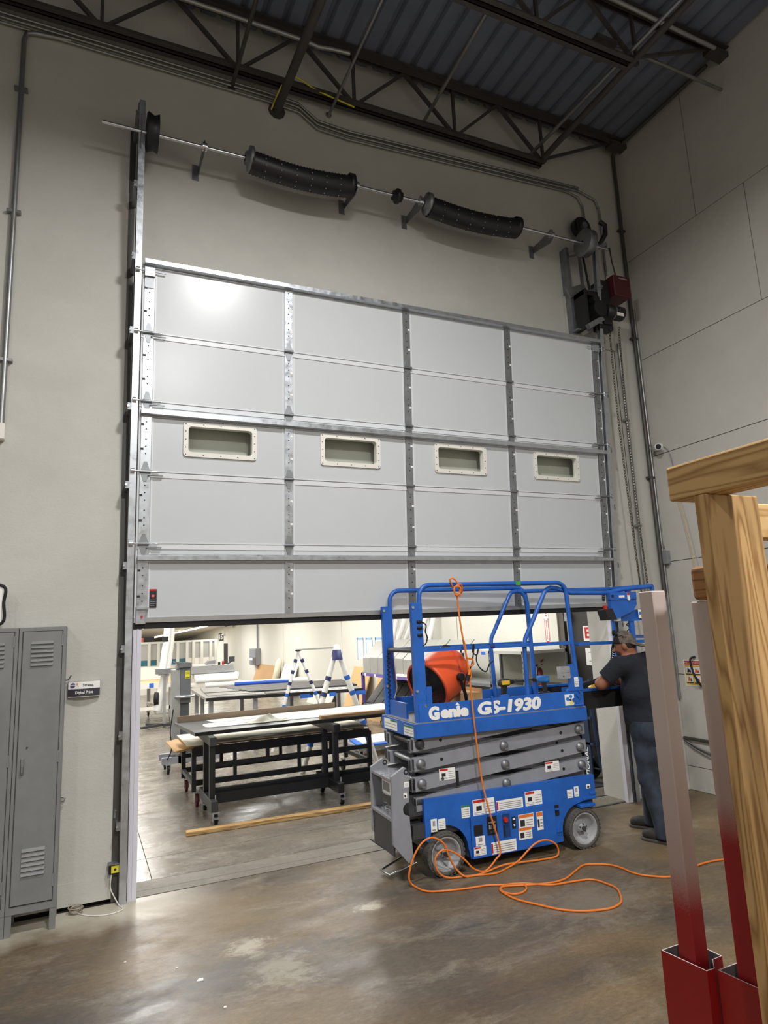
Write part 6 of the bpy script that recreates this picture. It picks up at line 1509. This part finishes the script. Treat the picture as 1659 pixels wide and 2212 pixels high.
for x, y in ((1.52, 11.3), (1.15, 12.85), (-.7, 11.3), (-.7, 12.8)):
    MB().bx(x - .04, x + .04, y - .04, y + .04, .12, .88).link('leg', M_alu, lt); caster(lt, x, y, .05, False, M_black, .12)
MB().bx(-.8, 1.55, 11.26, 11.34, .30, .37).bx(1.1, 1.18, 11.3, 12.8, .30, .37).link('stretcher', M_white, lt)
MB().bx(1.02, 1.12, 11.17, 11.18, .82, .92).link('tape_tag', M_tape, lt)
tag(MB().bx(.42, .62, 12.4, 12.5, .931, 1.36).link('yellow_case', M_yellow, bevel=.01), 'tall yellow case standing on the far left table', 'case')
tag(MB().bx(.64, 1.6, 12.55, 12.57, .931, 1.24).link('poster_board', M_paper), 'white printed board standing on the far left table', 'board')
tag(MB().bx(1.24, 1.62, 11.9, 12.4, .12, .62).link('storage_bin', M_paper, bevel=.02), 'white storage bin under the far left table', 'bin')
# fabric ducts
for k, (pts, r, lab) in enumerate(((((362, 1340), (361, 1375), (356, 1410), (352, 1440), (349, 1460)), .075, 'left white flexible duct dropping beside the far left table'), (((370, 1340), (368, 1375), (364, 1410), (360, 1440), (352, 1480), (340, 1535)), .09, 'right white flexible duct slanting down to the floor'))):
    P = [Vector(at(x, y, 1, 10.3 + .1 * k)) for x, y in pts]
    P[0] = P[0] + Vector((0, 0, .5))
    Q = smooth_path(P, 10); b = MB(); b.tube(Q, [r * (1 + .06 * (i % 2)) for i in range(len(Q))], 12)
    if k == 0:
        a = Vector(at(358.5, 1380, 1, 10.3)); b.cyl(a + Vector((0, 0, .05)), a - Vector((0, 0, .06)), r * 1.15, 12, mi=1)
    tag(b.link('flexible_duct', [M_wrap, M_black]), lab, 'duct')
ds = thing('duct_stand', 'dark low stand with feet under the white duct', 'stand', (1.4, 10.3, 0))
q = at(352, 1450, 1, 10.2); MB().bx(q[0] - .15, q[0] + .5, 10.15, 10.4, q[2] - .06, q[2] + .05).link('head', M_galvd, ds)
MB().lathe([(-.05, 0), (-.05, .15), (.05, .15), (.05, 0)], (q[0] - .10, 10.4, .62), (1, -.25, 0), 18).link('blower_wheel', M_black, ds)
MB().bar((q[0] + .05, 10.3, .0), (q[0] + .05, 10.3, q[2] - .05), .06, .06).link('post', M_alu, ds)
MB().bar((q[0] - .45, 10.0, .06), (q[0] + .35, 10.5, .06), .06, .05).bar((q[0] - .3, 10.6, .06), (q[0] + .3, 10.0, .06), .06, .05).link('foot', M_dark, ds)
# partition
pa = thing('office_partition', 'cream framed glass partition with a teal band across the far end', 'partition', (2.6, 20, 0))
xL, xR = -1.5, 4.15; zs_, zt_ = 1.0, 1.83
MB().bx(xL, xR, 20.0, 20.1, zt_ - .05, zt_ + .02).link('top_rail', M_wallb, pa); MB().bx(xL, xR, 20.0, 20.1, zs_ - .04, zs_).link('sill_rail', M_wallb, pa)
MB().bx(xL, xR, 20.02, 20.08, 0, zs_ - .04).link('lower_panel', M_white, pa)
px_ = [306, 323, 341, 384, 404, 416, 436, 441, 466]
xx = [xL, .6] + [at(q, 1420, 1, 20)[0] for q in (322, 342, 384, 404, 418, 436, 455, 466)]
for a, c in zip(xx, xx[1:]):
    MB().bx(c - .05, c + .05, 19.97, 20.1, 0, zt_).link('mullion', M_wallb, pa)
    MB().bx(a + .05, c - .05, 20.04, 20.05, zs_ + .2, zt_ - .05).link('pane', mat('frosted_pane', '#adaca7', .35), pa)
    MB().bx(a + .05, c - .05, 20.03, 20.05, zs_, zs_ + .2).link('teal_band', M_teal if c < 3.3 else M_white, pa)
tag(MB().bx(-1, 2.2, 23, 25, 0, 2.05).link('dark_cabinet', M_black), 'long dark cabinet showing above the partition at the far left', 'cabinet')
tag(MB().bx(1.55, 1.75, 22.6, 22.8, 0, 2.02).link('red_column', mat('rust_red', '#a5442c', .6)), 'rust red column behind the partition at the far left', 'column')
# fluorescent lamps in view
def striplight(a, c, lab):
    t = thing('strip_light', lab, 'ceiling light', a)
    MB().bar(a, c, .16, .05).link('fixture', M_white, t)
    a2, c2 = Vector(a) - Vector((0, 0, .05)), Vector(c) - Vector((0, 0, .05))
    MB().bar(a2, c2, .12, .05).link('tube', M_tube, t)
M_tube = emit('fluorescent_tube', '#fff6e6', 6.0)
striplight((5.0, 23.9, 2.57), (3.3, 35.5, 2.10), 'long fluorescent strip light running along the ceiling by the cream wall')
striplight((2.16, 21.8, 2.60), (2.08, 27.6, 2.52), 'short fluorescent strip light at the far left under the ceiling')
# low pallet of sheets
lp_ = thing('sheet_dolly', 'low grey dolly with white and blue sheets behind the cart on the floor', 'dolly', (3.6, 4.6, 0))
MB().bx(3.5, 4.75, 4.2, 4.28, .10, .16).bx(3.5, 4.75, 4.85, 4.93, .10, .16).bx(3.5, 3.58, 4.28, 4.85, .10, .16).bx(4.67, 4.75, 4.28, 4.85, .10, .16).link('frame', M_alu, lp_)
for x in (3.56, 4.68):
    for y in (4.26, 4.88): caster(lp_, x, y, .04, False, M_black, .10)
flat([(3.48, 4.15), (4.6, 4.12), (4.7, 4.8), (3.6, 4.85)], .161, .185, M_tape, 'blue_sheet', 'blue foam sheet lying on the low grey dolly', 'sheet')
flat([(3.6, 4.25), (4.72, 4.2), (4.78, 4.95), (3.7, 4.98)], .186, .20, M_paper, 'white_sheet', 'white sheet on top of the blue sheet on the low dolly', 'sheet')
